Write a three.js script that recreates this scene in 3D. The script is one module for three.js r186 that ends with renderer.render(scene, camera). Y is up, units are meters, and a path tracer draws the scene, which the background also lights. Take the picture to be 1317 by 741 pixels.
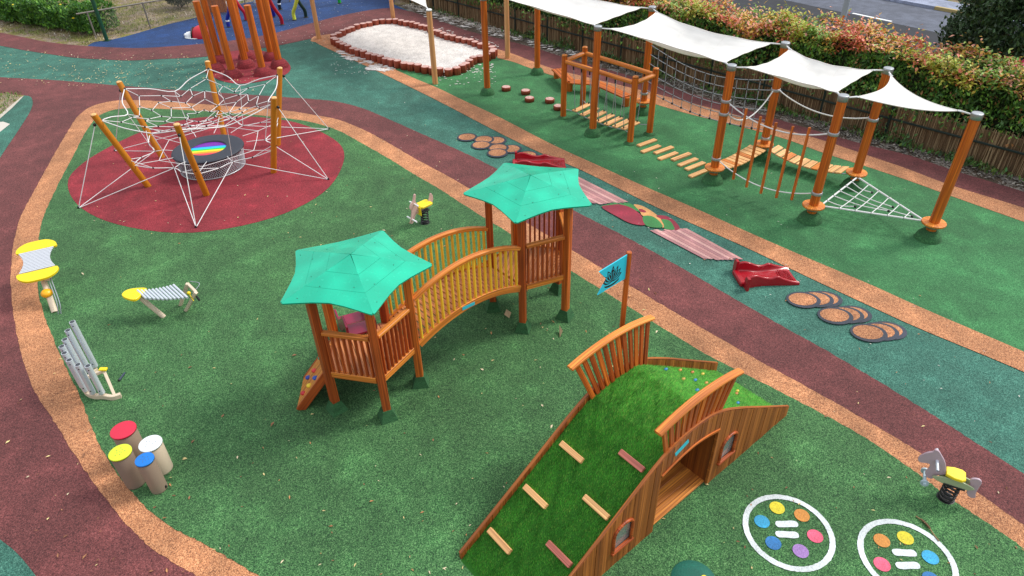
import * as THREE from 'three';
import { mergeGeometries } from 'three/addons/utils/BufferGeometryUtils.js';

// ---------------------------------------------------------------- camera, sky, sun, exposure
const scene = new THREE.Scene();
const CAM_H = 7.5, FOC = 860, CX = 658.5, CY = 370.5;          // the photograph is 1317 x 741
const norm3 = (a) => { const l = Math.hypot(...a); return a.map((v) => v / l); };
const dot3 = (a, b) => a[0] * b[0] + a[1] * b[1] + a[2] * b[2];
const cross3 = (a, b) => [a[1] * b[2] - a[2] * b[1], a[2] * b[0] - a[0] * b[2], a[0] * b[1] - a[1] * b[0]];
const downC = norm3([690 - CX, 1560 - CY, FOC]);               // where the upright posts converge
const fwdC = norm3([0, 0, 1].map((v, i) => v - downC[i] * downC[2]));
const rightC = cross3(downC, fwdC);
const camera = new THREE.PerspectiveCamera(2 * Math.atan(CY / FOC) * 180 / Math.PI, 1317 / 741, 0.1, 400);
const axis = (i, s) => new THREE.Vector3(rightC[i] * s, -downC[i] * s, -fwdC[i] * s);
camera.quaternion.setFromRotationMatrix(new THREE.Matrix4().makeBasis(axis(0, 1), axis(1, -1), axis(2, -1)));
camera.position.set(0, CAM_H, 0);
scene.add(camera);

const SUN_AZ = 0.36, SUN_EL = 0.8;                            // sun to the right and slightly beyond, thin cloud in front of it
const sunDir = new THREE.Vector3(Math.cos(SUN_AZ) * Math.cos(SUN_EL), Math.sin(SUN_EL), -Math.sin(SUN_AZ) * Math.cos(SUN_EL));
{
  const w = 128, h = 64, d = new Float32Array(w * h * 4), v = new THREE.Vector3();
  for (let j = 0; j < h; j++) for (let i = 0; i < w; i++) {
    const el = ((j + 0.5) / h - 0.5) * Math.PI, az = ((i + 0.5) / w) * 2 * Math.PI - Math.PI;
    v.set(Math.cos(el) * Math.cos(az), Math.sin(el), Math.cos(el) * Math.sin(az));
    const s = Math.max(0, Math.sin(el)), cg = Math.max(0, v.dot(sunDir));
    const L = 0.71 * (1 + 1.6 * s) / 2.6 + 0.8 * Math.pow(cg, 8);
    const k = (j * w + i) * 4;
    d[k] = L * 0.96; d[k + 1] = L * 1.0; d[k + 2] = L * 1.07; d[k + 3] = 1;
  }
  const sky = new THREE.DataTexture(d, w, h, THREE.RGBAFormat, THREE.FloatType);
  sky.mapping = THREE.EquirectangularReflectionMapping; sky.magFilter = sky.minFilter = THREE.LinearFilter;
  sky.wrapS = THREE.RepeatWrapping; sky.needsUpdate = true;
  scene.background = sky; scene.environment = sky;
}
const sun = new THREE.DirectionalLight(new THREE.Color(1, 0.95, 0.86), 1.5);
sun.position.copy(sunDir).multiplyScalar(60).add(new THREE.Vector3(0, 0, -16));
sun.target.position.set(0, 0, -16); sun.castShadow = true; sun.shadow.radius = 26;
sun.shadow.mapSize.set(4096, 4096);
Object.assign(sun.shadow.camera, { left: -30, right: 30, top: 30, bottom: -30, near: 1, far: 140 });
scene.add(sun, sun.target);
const EXPOSURE = 1.68;

// ---------------------------------------------------------------- helpers
let seed = 12345;
const rnd = () => { seed = (seed * 1664525 + 1013904223) >>> 0; return seed / 4294967296; };
const rr = (a, b) => a + (b - a) * rnd();
const V = (x, f, h = 0) => new THREE.Vector3(x, h, -f);         // right, forward, up
const ray = (px, py) => { const v = [px - CX, py - CY, FOC]; return [dot3(v, rightC), dot3(v, fwdC), -dot3(v, downC)]; };
function G(px, py, h = 0) { const r = ray(px, py), t = (h - CAM_H) / r[2]; return V(r[0] * t, r[1] * t, h); }   // photo pixel -> point at height h
function onPlane(px, py, o, u) {                                // photo pixel -> (along, height) on the upright plane through o along u
  const r = ray(px, py), nx = -u.z, nz = u.x, t = (o.x * nx + o.z * nz) / (r[0] * nx - r[1] * nz);
  return [(r[0] * t - o.x) * u.x + (-r[1] * t - o.z) * u.z, CAM_H + r[2] * t];
}
function heightAt(base, py) {                                   // height of the point straight above base that shows at photo row py
  let lo = 0, hi = 7; const p = new THREE.Vector3();
  for (let i = 0; i < 40; i++) {
    const m = (lo + hi) / 2, q = [base.x, -base.z, m - CAM_H];
    const c = [0, 1, 2].map((k) => rightC[k] * q[0] + fwdC[k] * q[1] - downC[k] * q[2]);
    if (CY + FOC * c[1] / c[2] > py) lo = m; else hi = m;
  }
  return (lo + hi) / 2;
}
const used = {};
const numbered = (n) => { const k = used[n] = (used[n] ?? -1) + 1; return k ? n + '_' + String(k).padStart(3, '0') : n; };
function shade(o) { o.castShadow = o.receiveShadow = true; return o; }
function tag(o, label, category, group) { o.userData.label = label; o.userData.category = category; if (group) o.userData.group = group; return o; }
function thing(name, label, category, pos, turn = 0, group) {
  const o = new THREE.Group(); o.name = numbered(name); if (pos) o.position.copy(pos); o.rotation.y = turn; scene.add(o);
  return tag(o, label, category, group);
}
function part(name, geo, mat, parent, label) {
  const m = shade(new THREE.Mesh(Array.isArray(geo) ? (geo.length > 1 ? mergeGeometries(geo) : geo[0]) : geo, mat));
  m.name = parent === scene ? numbered(name) : name; parent.add(m); if (label) m.userData.label = label; return m;
}
const structure = (name, geo, mat) => { const m = part(name, geo, mat, scene); m.userData.kind = 'structure'; return m; };
function holder(name, parent) { const g = new THREE.Group(); g.name = name; parent.add(g); return g; }
function lumps(name, geo, mat, list, parent = scene) {           // list of {p, q, s, c}
  const im = shade(new THREE.InstancedMesh(geo, mat, list.length)), m = new THREE.Matrix4(), s = new THREE.Vector3(), c = new THREE.Color();
  list.forEach((e, i) => {
    m.compose(e.p, e.q, typeof e.s === 'number' ? s.set(e.s, e.s, e.s) : e.s); im.setMatrixAt(i, m);
    if (e.c) im.setColorAt(i, c.setRGB(e.c[0], e.c[1], e.c[2]));
  });
  im.name = parent === scene ? numbered(name) : name; im.userData.kind = 'stuff'; parent.add(im); return im;
}
const quatEuler = (x, y, z) => new THREE.Quaternion().setFromEuler(new THREE.Euler(x, y, z, 'YXZ'));

// --- geometry: chamfered box, beams, rods, ropes, sweeps, sheets
function geoFrom(tris, uvOf) {
  const P = [], N = [], U = [], n = new THREE.Vector3(), e = new THREE.Vector3();
  for (const [a, b, c] of tris) {
    n.copy(b).sub(a).cross(e.copy(c).sub(a)).normalize();
    for (const p of [a, b, c]) { P.push(p.x, p.y, p.z); N.push(n.x, n.y, n.z); U.push(...uvOf(p, n)); }
  }
  const g = new THREE.BufferGeometry();
  g.setAttribute('position', new THREE.Float32BufferAttribute(P, 3));
  g.setAttribute('normal', new THREE.Float32BufferAttribute(N, 3));
  g.setAttribute('uv', new THREE.Float32BufferAttribute(U, 2));
  return g;
}
function cbox(w, h, d, c = 0.006) {                              // chamfered box, grain (v) along its longest side
  const W = w / 2, H = h / 2, D = d / 2; c = Math.min(c, W * 0.4, H * 0.4, D * 0.4);
  const k = {}; const S = [-1, 1];
  for (const x of S) for (const y of S) for (const z of S) k[`${x}${y}${z}`] = [
    new THREE.Vector3(x * W, y * (H - c), z * (D - c)), new THREE.Vector3(x * (W - c), y * H, z * (D - c)), new THREE.Vector3(x * (W - c), y * (H - c), z * D)];
  const P = (x, y, z, i) => k[`${x}${y}${z}`][i], T = [], nn = new THREE.Vector3(), e = new THREE.Vector3();
  const tri = (a, b, cc) => { nn.copy(b).sub(a).cross(e.copy(cc).sub(a)); e.copy(a).add(b).add(cc); T.push(nn.dot(e) >= 0 ? [a, b, cc] : [a, cc, b]); };
  const quad = (a, b, cc, dd) => { tri(a, b, cc); tri(a, cc, dd); };
  for (const s of S) {
    quad(P(s, -1, -1, 0), P(s, 1, -1, 0), P(s, 1, 1, 0), P(s, -1, 1, 0));
    quad(P(-1, s, -1, 1), P(1, s, -1, 1), P(1, s, 1, 1), P(-1, s, 1, 1));
    quad(P(-1, -1, s, 2), P(1, -1, s, 2), P(1, 1, s, 2), P(-1, 1, s, 2));
    for (const t of S) {
      quad(P(s, t, -1, 0), P(s, t, 1, 0), P(s, t, 1, 1), P(s, t, -1, 1));
      quad(P(s, -1, t, 0), P(s, 1, t, 0), P(s, 1, t, 2), P(s, -1, t, 2));
      quad(P(-1, s, t, 1), P(1, s, t, 1), P(1, s, t, 2), P(-1, s, t, 2));
      for (const r of S) tri(P(s, t, r, 0), P(s, t, r, 1), P(s, t, r, 2));
    }
  }
  const ou = rnd() * 7, ov = rnd() * 7, L = w >= h && w >= d ? 'x' : h >= d ? 'y' : 'z';
  return geoFrom(T, (p, n) => {
    const a = Math.abs(n.x), b = Math.abs(n.y), cc = Math.abs(n.z), m = a >= b && a >= cc ? 'x' : b >= cc ? 'y' : 'z';
    const o = ['x', 'y', 'z'].filter((q) => q !== m && q !== L);
    if (m === L) { const [q, r] = ['x', 'y', 'z'].filter((t) => t !== m); return [p[q] + ou, p[r] * 0.3 + ov]; }
    return [p[o[0]] + ou, p[L] + ov];
  });
}
function frame(p0, dir, up) {                                    // y along dir, z as near up as it goes
  const y = dir.clone().normalize(), u = up ?? (Math.abs(y.y) > 0.9 ? new THREE.Vector3(0, 0, 1) : new THREE.Vector3(0, 1, 0));
  const x = new THREE.Vector3().crossVectors(y, u).normalize(), z = new THREE.Vector3().crossVectors(x, y);
  return new THREE.Matrix4().makeBasis(x, y, z).setPosition(p0);
}
function beam(p0, p1, w, h, up, c) {                             // w across, h along up
  const d = p1.clone().sub(p0), g = cbox(w, d.length(), h, c);
  return g.applyMatrix4(frame(p0.clone().add(p1).multiplyScalar(0.5), d, up));
}
function reUV(g, su, sv, ou = rnd() * 5, ov = rnd() * 5) { const a = g.attributes.uv; for (let i = 0; i < a.count; i++) a.setXY(i, a.getX(i) * su + ou, a.getY(i) * sv + ov); return g; }
function rod(p0, p1, r0, r1 = r0, seg = 10, open = false) {
  const d = p1.clone().sub(p0), L = d.length(), g = new THREE.CylinderGeometry(r1, r0, L, seg, 1, open);
  reUV(g, 6.28 * r0, L); return g.applyMatrix4(frame(p0.clone().add(p1).multiplyScalar(0.5), d));
}
function lathe(profile, seg = 24) { const g = new THREE.LatheGeometry(profile.map(([r, y]) => new THREE.Vector2(Math.max(r, 1e-4), y)), seg); return g; }
function log(r, h, bev = 0.012, seg = 18) { return reUV(lathe([[0, 0], [r, 0], [r, h - bev], [r - bev, h], [0, h]], seg), 6.28 * r, h); }
function rope(points, r = 0.008, steps, seg = 5) {
  const c = new THREE.CatmullRomCurve3(points, false, 'centripetal');
  return new THREE.TubeGeometry(c, steps ?? Math.max(2, (points.length - 1) * 3), r, seg, false);
}
function sag(a, b, s, n = 8) { const o = []; for (let i = 0; i <= n; i++) { const t = i / n, p = a.clone().lerp(b, t); p.y -= s * 4 * t * (1 - t); o.push(p); } return o; }
function sweep(points, w, h, upHint = new THREE.Vector3(0, 1, 0), c = 0.008) {   // rectangular bar (w across, h along up) through points
  const n = points.length, rings = [], len = [0];
  const sec = [[-w / 2 + c, -h / 2], [w / 2 - c, -h / 2], [w / 2, -h / 2 + c], [w / 2, h / 2 - c], [w / 2 - c, h / 2], [-w / 2 + c, h / 2], [-w / 2, h / 2 - c], [-w / 2, -h / 2 + c]];
  for (let i = 0; i < n; i++) {
    const d = points[Math.min(n - 1, i + 1)].clone().sub(points[Math.max(0, i - 1)]).normalize();
    const x = new THREE.Vector3().crossVectors(d, upHint).normalize(), z = new THREE.Vector3().crossVectors(x, d);
    rings.push(sec.map(([a, b]) => points[i].clone().addScaledVector(x, a).addScaledVector(z, b)));
    if (i) len.push(len[i - 1] + points[i].distanceTo(points[i - 1]));
  }
  const P = [], U = [], I = [], per = [0]; for (let k = 0; k < 8; k++) { const a = sec[k], b = sec[(k + 1) % 8]; per.push(per[k] + Math.hypot(a[0] - b[0], a[1] - b[1])); }
  const ou = rnd() * 5, ov = rnd() * 5; let q = 0;
  for (let i = 0; i + 1 < n; i++) for (let k = 0; k < 8; k++) {
    const a = rings[i][k], b = rings[i][(k + 1) % 8], cc = rings[i + 1][(k + 1) % 8], d = rings[i + 1][k];
    for (const [p, uu, vv] of [[a, per[k], len[i]], [b, per[k + 1], len[i]], [cc, per[k + 1], len[i + 1]], [d, per[k], len[i + 1]]]) { P.push(p.x, p.y, p.z); U.push(uu + ou, vv + ov); }
    I.push(q, q + 1, q + 2, q, q + 2, q + 3); q += 4;
  }
  for (const [r, flip] of [[rings[0], true], [rings[n - 1], false]]) {
    r.forEach((p, k) => { P.push(p.x, p.y, p.z); U.push(sec[k][0] + ou, sec[k][1] + ov); });
    for (let k = 1; k < 7; k++) I.push(...(flip ? [q, q + k + 1, q + k] : [q, q + k, q + k + 1])); q += 8;
  }
  const g = new THREE.BufferGeometry();
  g.setAttribute('position', new THREE.Float32BufferAttribute(P, 3)); g.setAttribute('uv', new THREE.Float32BufferAttribute(U, 2));
  g.setIndex(I); g.computeVertexNormals(); return g;
}
function smooth(pts, closed = false, per = 6) {                  // Vector3 list -> smooth Vector3 list
  return new THREE.CatmullRomCurve3(pts, closed, 'centripetal').getPoints(pts.length * per);
}
function sheet(pts, y) {                                         // flat sheet over a ground outline, uv in metres
  const s = new THREE.Shape(pts.map((p) => new THREE.Vector2(p.x, -p.z)));
  const g = new THREE.ShapeGeometry(s); g.rotateX(-Math.PI / 2); g.translate(0, y, 0); return g;
}
const px2 = (list) => list.map(([a, b]) => G(a, b));
const ell = (c, rx, rz, n = 40, turn = 0) => Array.from({ length: n }, (_, i) => { const a = i / n * 2 * Math.PI, x = rx * Math.cos(a), f = rz * Math.sin(a); return new THREE.Vector3(c.x + x * Math.cos(turn) - f * Math.sin(turn), 0, c.z - (x * Math.sin(turn) + f * Math.cos(turn))); });
function slab(pts2, depth, bevel = 0.004) {                      // upright outline [x, y] -> plate of real thickness, centred on z = 0
  const s = new THREE.Shape(pts2.map(([x, y]) => new THREE.Vector2(x, y)));
  const g = new THREE.ExtrudeGeometry(s, { depth: Math.max(0.001, depth - 2 * bevel), bevelEnabled: bevel > 0, bevelThickness: bevel, bevelSize: bevel, bevelOffset: -bevel, bevelSegments: 1, curveSegments: 6 });
  g.translate(0, 0, -depth / 2 + bevel); return g;
}
const curve2 = (pts, closed = true, per = 5) => new THREE.CatmullRomCurve3(pts.map(([x, y]) => new THREE.Vector3(x, y, 0)), closed, 'centripetal').getPoints(pts.length * per).slice(0, closed ? -1 : undefined).map((p) => [p.x, p.y]);

// --- textures
function hash2(x, y, s) { let h = Math.imul(x, 374761393) + Math.imul(y, 668265263) + Math.imul(s, 362437); h = Math.imul(h ^ (h >>> 13), 1274126177); return ((h ^ (h >>> 16)) >>> 0) / 4294967296; }
function noiseField(w, h, cx, cy, s) {                           // periodic value noise with cx x cy cells
  const o = new Float32Array(w * h);
  for (let j = 0; j < h; j++) {
    const y = j / h * cy, y0 = Math.floor(y), ty = y - y0, sy = ty * ty * (3 - 2 * ty), y1 = (y0 + 1) % cy;
    for (let i = 0; i < w; i++) {
      const x = i / w * cx, x0 = Math.floor(x), tx = x - x0, sx = tx * tx * (3 - 2 * tx), x1 = (x0 + 1) % cx;
      const a = hash2(x0, y0, s), b = hash2(x1, y0, s), c = hash2(x0, y1, s), d = hash2(x1, y1, s);
      o[j * w + i] = (a + (b - a) * sx) * (1 - sy) + (c + (d - c) * sx) * sy;
    }
  }
  return o;
}
function texture(w, h, fill, tile, srgb = true) {                // tile = metres covered [u, v]
  const d = new Uint8Array(w * h * 4);
  for (let i = 0; i < w * h; i++) { const c = fill(i); for (let k = 0; k < 3; k++) d[i * 4 + k] = Math.max(0, Math.min(255, Math.round(c[k] * 255))); d[i * 4 + 3] = 255; }
  const t = new THREE.DataTexture(d, w, h); t.magFilter = THREE.LinearFilter; t.minFilter = THREE.LinearMipmapLinearFilter; t.generateMipmaps = true;
  t.wrapS = t.wrapT = THREE.RepeatWrapping; t.repeat.set(1 / tile[0], 1 / tile[1]); if (srgb) t.colorSpace = THREE.SRGBColorSpace; t.needsUpdate = true; return t;
}
const NT = 1024;
const nGrain = noiseField(NT, NT, 512, 512, 1), nClump = noiseField(NT, NT, 150, 150, 2), nMid = noiseField(NT, NT, 24, 24, 3), nBig = noiseField(NT, NT, 6, 6, 4), nFine = noiseField(NT, NT, 300, 300, 5);
const granuleBump = texture(NT, NT, (i) => { const v = 0.5 * nGrain[i] + 0.5 * nFine[i]; return [v, v, v]; }, [5, 5], false);
function rubber(base, dark, light, amount = 1, rough = 0.93) {    // moulded rubber crumb: three tones of crumb, patchy wear
  const map = texture(NT, NT, (i) => {
    const a = hash2(i % NT, (i / NT) | 0, 77) * 0.7 + nGrain[i] * 0.3, b = (a - 0.5) * 3.6 * amount + (nClump[i] - 0.5) * 0.22 * amount, w = 1 + (nMid[i] - 0.5) * 0.16 + (nBig[i] - 0.5) * 0.18 + (nMid[i] * 0.6 + nClump[i] * 0.4 > 0.75 ? 0.055 : 0);
    const t = Math.max(-1, Math.min(1, b));
    return [0, 1, 2].map((k) => (t < 0 ? base[k] + (dark[k] - base[k]) * -t : base[k] + (light[k] - base[k]) * t) * w);
  }, [6.3, 6.3]);
  return new THREE.MeshStandardMaterial({ map, bumpMap: granuleBump, bumpScale: 0.004, roughness: rough });
}
const wa = noiseField(512, 512, 60, 3, 11), wb = noiseField(512, 512, 160, 5, 12), wc = noiseField(512, 512, 14, 2, 13), wd = noiseField(512, 512, 8, 8, 14);
const woodBump = texture(512, 512, (i) => { const v = 0.5 * wa[i] + 0.5 * wb[i]; return [v, v, v]; }, [0.6, 2.4], false);
function wood(base, contrast = 1, rough = 0.5) {
  const map = texture(512, 512, (i) => {
    const g = 1 + contrast * ((wa[i] - 0.5) * 0.45 + (wb[i] - 0.5) * 0.35 + (wc[i] - 0.5) * 0.3 + (wd[i] - 0.5) * 0.12);
    return [base[0] * (0.25 + 0.75 * g), base[1] * g, base[2] * g];
  }, [0.6, 2.4]);
  return new THREE.MeshStandardMaterial({ map, bumpMap: woodBump, bumpScale: 0.002, roughness: rough });
}
const rgb = (r, g, b) => [r / 255, g / 255, b / 255];
const plain = (r, g, b, rough = 0.5, extra = {}) => new THREE.MeshStandardMaterial({ color: new THREE.Color().setRGB(r / 255, g / 255, b / 255, THREE.SRGBColorSpace), roughness: rough, ...extra });
const M = {
  teal: rubber(rgb(46, 100, 86), rgb(20, 56, 48), rgb(98, 146, 128), 0.75),
  green: rubber(rgb(50, 98, 50), rgb(14, 42, 24), rgb(108, 150, 96), 0.8),
  lawn: rubber(rgb(47, 108, 62), rgb(24, 66, 38), rgb(94, 150, 98), 0.65),
  maroon: rubber(rgb(102, 51, 50), rgb(50, 26, 28), rgb(142, 86, 84), 0.7),
  orange: rubber(rgb(180, 118, 78), rgb(98, 62, 44), rgb(218, 162, 118), 0.9),
  red: rubber(rgb(134, 34, 44), rgb(82, 18, 28), rgb(168, 66, 74), 0.7),
  blue: rubber(rgb(18, 52, 102), rgb(10, 28, 62), rgb(56, 90, 140), 0.7),
  mound: rubber(rgb(48, 102, 58), rgb(20, 52, 30), rgb(78, 126, 80), 0.8),
  moundRed: rubber(rgb(124, 34, 40), rgb(78, 18, 24), rgb(156, 62, 66), 0.8),
  postWood: wood(rgb(184, 92, 22), 0.9, 0.42),
  houseWood: wood(rgb(190, 96, 34), 1.1, 0.45),
  houseDark: wood(rgb(164, 74, 29), 1.1, 0.45),
  railWood: wood(rgb(208, 122, 48), 1.0, 0.42),
  deckWood: wood(rgb(196, 122, 74), 0.9, 0.5),
  yellowWood: wood(rgb(246, 196, 56), 0.4, 0.5),
  panelWood: wood(rgb(150, 83, 32), 0.9, 0.5),
  panelWoodB: wood(rgb(136, 72, 28), 0.9, 0.5),
  panelWoodC: wood(rgb(162, 92, 40), 0.9, 0.5),
  floorWood: wood(rgb(190, 116, 50), 1.2, 0.45),
  paleWood: wood(rgb(222, 168, 110), 0.7, 0.6),
  pinkWood: wood(rgb(172, 96, 82), 0.8, 0.6),
  tanPole: wood(rgb(206, 150, 98), 0.5, 0.5),
  goldPole: plain(196, 124, 28, 0.35),
  logWood: wood(rgb(146, 64, 42), 0.8, 0.6),
  logTop: wood(rgb(198, 158, 150), 0.6, 0.7),
  roof: new THREE.MeshStandardMaterial({ map: texture(512, 512, (i) => { const j = i, v = 1 + (wd[j] - 0.5) * 0.16 + (nFine[i] > 0.9 ? -0.05 : 0) - (hash2(j % 512, (j / 512) | 0, 91) > 0.9985 ? 0.5 : 0), st = nClump[i] > 0.9 ? 0.07 : 0; return [14 / 255 * v + (wc[j] - 0.5) * 0.05 + st, 180 / 255 * v + st * 0.5, 144 / 255 * v + st * 0.5]; }, [2, 2]), roughness: 0.24 }),
  sail: plain(232, 228, 222, 0.85),
  steel: plain(176, 180, 184, 0.38, { metalness: 0.6 }),
  rope: plain(226, 226, 226, 0.8),
  ropeGrey: plain(150, 156, 164, 0.75),
  black: plain(22, 22, 26, 0.5),
  tramp: plain(50, 55, 66, 0.6),
  cream: plain(214, 196, 172, 0.55),
  yellow: plain(240, 212, 24, 0.4),
  silver: plain(206, 213, 222, 0.32, { metalness: 0.25 }),
  plastic: plain(160, 20, 34, 0.22),
  bar: plain(196, 200, 208, 0.35),
  white: plain(236, 238, 238, 0.6),
  cyan: plain(60, 196, 214, 0.5),
};
// ---------------------------------------------------------------- the ground
const yT = 0, yM = 0.004, yO = 0.008, yG = 0.012, yR = 0.016, yP = 0.020;
const soilTex = texture(NT, NT, (i) => { const g = nGrain[i] * 0.5 + nFine[i] * 0.5 - 0.5, p = nMid[i] * 0.6 + nClump[i] * 0.4; const k = p > 0.55 ? [0.44, 0.42, 0.22] : p > 0.42 ? [0.5, 0.44, 0.32] : [0.52, 0.46, 0.4]; return k.map((v) => v * (1 + g * 0.9) * (0.9 + 0.25 * nBig[i])); }, [7, 7]);
const soilMat = new THREE.MeshStandardMaterial({ map: soilTex, bumpMap: granuleBump, bumpScale: 0.02, roughness: 1 });
{
  const g = new THREE.PlaneGeometry(420, 420); g.rotateX(-Math.PI / 2); g.translate(0, -0.03, -60); reUV(g, 420, 420, 0, 0);
  structure('ground', g, soilMat);
}
const soilEdge = [[529, 15], [566, 27], [602, 40], [635, 48], [670, 57], [698, 65], [726, 74], [811, 98], [900, 124], [998, 153], [1093, 181], [1172, 201], [1222, 218], [1317, 247], [1450, 290]];
const blueTop = [[113, 58.5], [122, 54], [138, 52], [161, 47], [193.5, 37.7], [217, 31], [252, 22.5], [289, 9], [326, 1.5], [380, -12]];
const maroonTop = [[-80, 29], [0, 42], [30, 48], [60, 54], [97, 58.3], [113, 59.5], [140, 61], [180, 62], [230, 59], [280, 54.5], [320, 49], [356, 42], [400, 30], [437, 20.6], [480, 12.5], [505, 10.5], [529, 15]];
const tealTop = [[-80, 48], [0, 59], [32, 65], [65, 70], [97, 74.5], [140, 77], [167, 78], [209, 76], [260, 73.5], [304, 67.5], [337, 62], [362, 58], [400, 50]];
const maroonLow = [[-120, 94], [0, 99.5], [67, 103], [152, 110], [230, 116], [314, 121.5], [400, 127.5], [434, 131], [467.5, 140], [501, 154], [535, 169], [569, 184], [602, 199], [636, 216], [700, 250], [748, 276], [805, 305], [890, 352.5], [984, 407], [1078, 460], [1160, 509], [1240, 560], [1317, 610], [1450, 700]];
const ringOut = [[1450, 770], [1317, 676], [1267, 641], [1185, 584], [1100, 533], [965, 458], [842, 387], [739, 324], [607, 245], [569, 223], [535, 205], [501, 185], [467, 167], [434, 154], [400, 147.5], [363, 142], [283, 136], [220, 131.5], [169, 129], [142, 130.6], [118, 137], [101, 149], [88, 168], [67.5, 203], [44, 246], [25, 284], [14, 347], [20.5, 424], [41, 495], [68, 540], [98, 588], [143, 651], [191, 702], [253, 741], [330, 778], [450, 820]];
const ringIn = [[1450, 800], [1317, 706], [1267, 671.5], [1221, 641], [1182, 611], [1108, 561], [1010, 508], [908, 456], [842, 416], [739, 352], [598, 265], [569, 246], [535, 226], [501, 205], [467, 185.6], [434, 168], [400, 157.5], [364, 152], [287, 145], [220, 141], [169, 139.5], [145, 142], [128, 149], [115, 163], [94.5, 200], [69, 250], [55, 283], [49, 318], [51, 383], [72, 444], [103, 511], [131, 578], [167, 630], [209, 671], [268, 703], [334, 741], [420, 775]];
const bandUp = [[511, 91], [533, 101], [562, 113], [595, 129], [636, 148], [714, 188], [771, 214], [824, 238], [900, 271], [960, 298], [1031, 329], [1125, 369], [1180, 394], [1317, 453], [1450, 512]];
const bandLow = [[1450, 540], [1317, 479], [1180, 422], [1125, 397], [1031, 353], [960, 319], [881, 284], [836, 263], [792, 241], [745, 218], [693, 196], [636, 168], [569, 133], [529, 113], [493, 95.5], [456, 78.4], [420, 62], [408, 56], [400, 50]];
const backOut = [[634, 62], [658, 69], [684, 79], [709, 88], [760, 101], [847, 122], [960, 152], [1023, 171], [1055, 180], [1115, 200], [1169, 218.5], [1215, 236], [1317, 268], [1450, 312]];
const backIn = [[1450, 332], [1317, 286], [1209, 247.5], [1169, 233], [1115, 215], [1060, 197.5], [1009, 179], [939, 160], [886, 147], [843, 134.5], [800, 121.5], [709, 97], [679, 87], [660, 80], [640, 75]];
const sp = (l) => smooth(px2(l), false, 5), spj = (l) => smooth(px2(l), false, 14).map((p) => { p.x += rr(-0.009, 0.009); p.z += rr(-0.009, 0.009); return p; });
const near = [V(12, 1.2), V(-12, 1.2)];
structure('rubber_ground', sheet([...px2([[-80, 29], [0, 42], [60, 54], [97, 58.3], [113, 59]]), ...px2(blueTop).slice(1), V(-9.6, 46), V(-6, 40), V(-5.2, 33.4), ...sp(soilEdge), V(15, 8), V(15, 0.5), V(-17, 0.5), V(-21, 12), V(-25, 25)], yT), M.teal);
structure('blue_rubber_ground', sheet([...sp(blueTop), V(-9.6, 46), V(-6, 40), V(-5.2, 33.4), ...sp(maroonTop.slice(5)).slice(0, -1).reverse()], yM), M.blue);
structure('maroon_rubber_path', sheet([...sp(maroonTop).slice(0, -1), ...sp(soilEdge), ...sp([...backOut].reverse()), ...px2([[630, 60], [600, 53], [560, 43], [530, 34], [505, 29.5], [480, 32], [455, 39], [435, 47], [415, 48]]), ...sp([...tealTop].reverse())], yO), M.maroon);
structure('maroon_rubber_path', sheet([...spj(maroonLow), V(13, 3), V(12, 0.8), V(-16, 0.8), V(-20, 10), V(-21, 20)], yM), M.maroon);
structure('orange_rubber_band', sheet([...spj(ringOut), ...near.slice().reverse()], yO), M.orange);
structure('green_rubber_lawn', sheet([...spj(ringIn), V(-3, 1.4), V(11, 1.4)], yG), M.green);
structure('orange_rubber_band', sheet([...px2([[404, 47], [425, 44], [445, 50], [470, 66]]), ...sp(bandUp), ...sp(bandLow)], yO + 0.002), M.orange);
structure('orange_rubber_band', sheet([...sp(backOut), ...sp(backIn)], yO + 0.004), M.orange);
structure('green_rubber_lawn', sheet([...px2([[500, 72]]), ...sp(bandUp), ...sp(backIn), ...px2([[600, 62], [540, 55]])], yG - 0.005), M.lawn);
structure('red_rubber_circle', sheet(smooth(px2([[88, 232], [100, 264], [150, 289], [247, 300], [350, 281], [415, 249], [441, 212], [440, 190], [420, 174], [380, 158], [330, 151], [285, 150], [240, 154], [190, 167], [140, 190], [105, 212]]), true, 5), yR), M.red);
structure('red_rubber_circle', sheet(smooth(px2([[268, 92], [280, 72], [300, 66], [330, 65], [358, 72], [374, 88], [364, 98], [335, 105], [310, 108], [284, 104]]), true, 5), yG), M.red);
structure('teal_rubber_strip', sheet([...smooth(px2([[31, 123], [38, 124], [42, 131], [40, 141], [21.6, 171], [4, 197], [-30, 250]]), false, 5), ...px2([[-60, 235], [-30, 185], [0, 153]])], yO), M.teal);
structure('grass_corner', sheet([...px2([[0, 120], [31, 123], [0, 153], [-30, 185], [-80, 190], [-80, 118]])], yO + 0.003), soilMat);
structure('teal_rubber_strip', sheet([...smooth(px2([[-40, 660], [0, 694], [22, 712], [46, 741], [80, 790]]), false, 5), ...px2([[0, 860], [-80, 800]])], yO), M.teal);
structure('concrete_edge', sheet(px2([[-20, 160], [4, 157], [13, 160], [-2, 172], [-30, 180]]), yO + 0.006), plain(196, 190, 180, 0.9));
structure('concrete_edge', sheet(px2([[27, 125.5], [31, 123.5], [16, 139], [0, 153], [0, 148]]), yO + 0.006), plain(186, 178, 166, 0.95));
// worn yellow-green crumb around the pole climber base
structure('soil_strip', sheet([...sp(soilEdge), V(15.5, 12), V(-3.0, 33.4), V(-5.2, 33.4)], -0.012), new THREE.MeshStandardMaterial({ map: texture(NT, NT, (i) => { const g = nGrain[i] * 0.5 + nFine[i] * 0.5 - 0.5, p = nMid[i] * 0.5 + nClump[i] * 0.5; return (p > 0.58 ? [0.5, 0.47, 0.44] : [0.3, 0.25, 0.2]).map((v) => v * (1 + g * 1.0)); }, [5, 5]), bumpMap: granuleBump, bumpScale: 0.02, roughness: 1 }));

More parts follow.
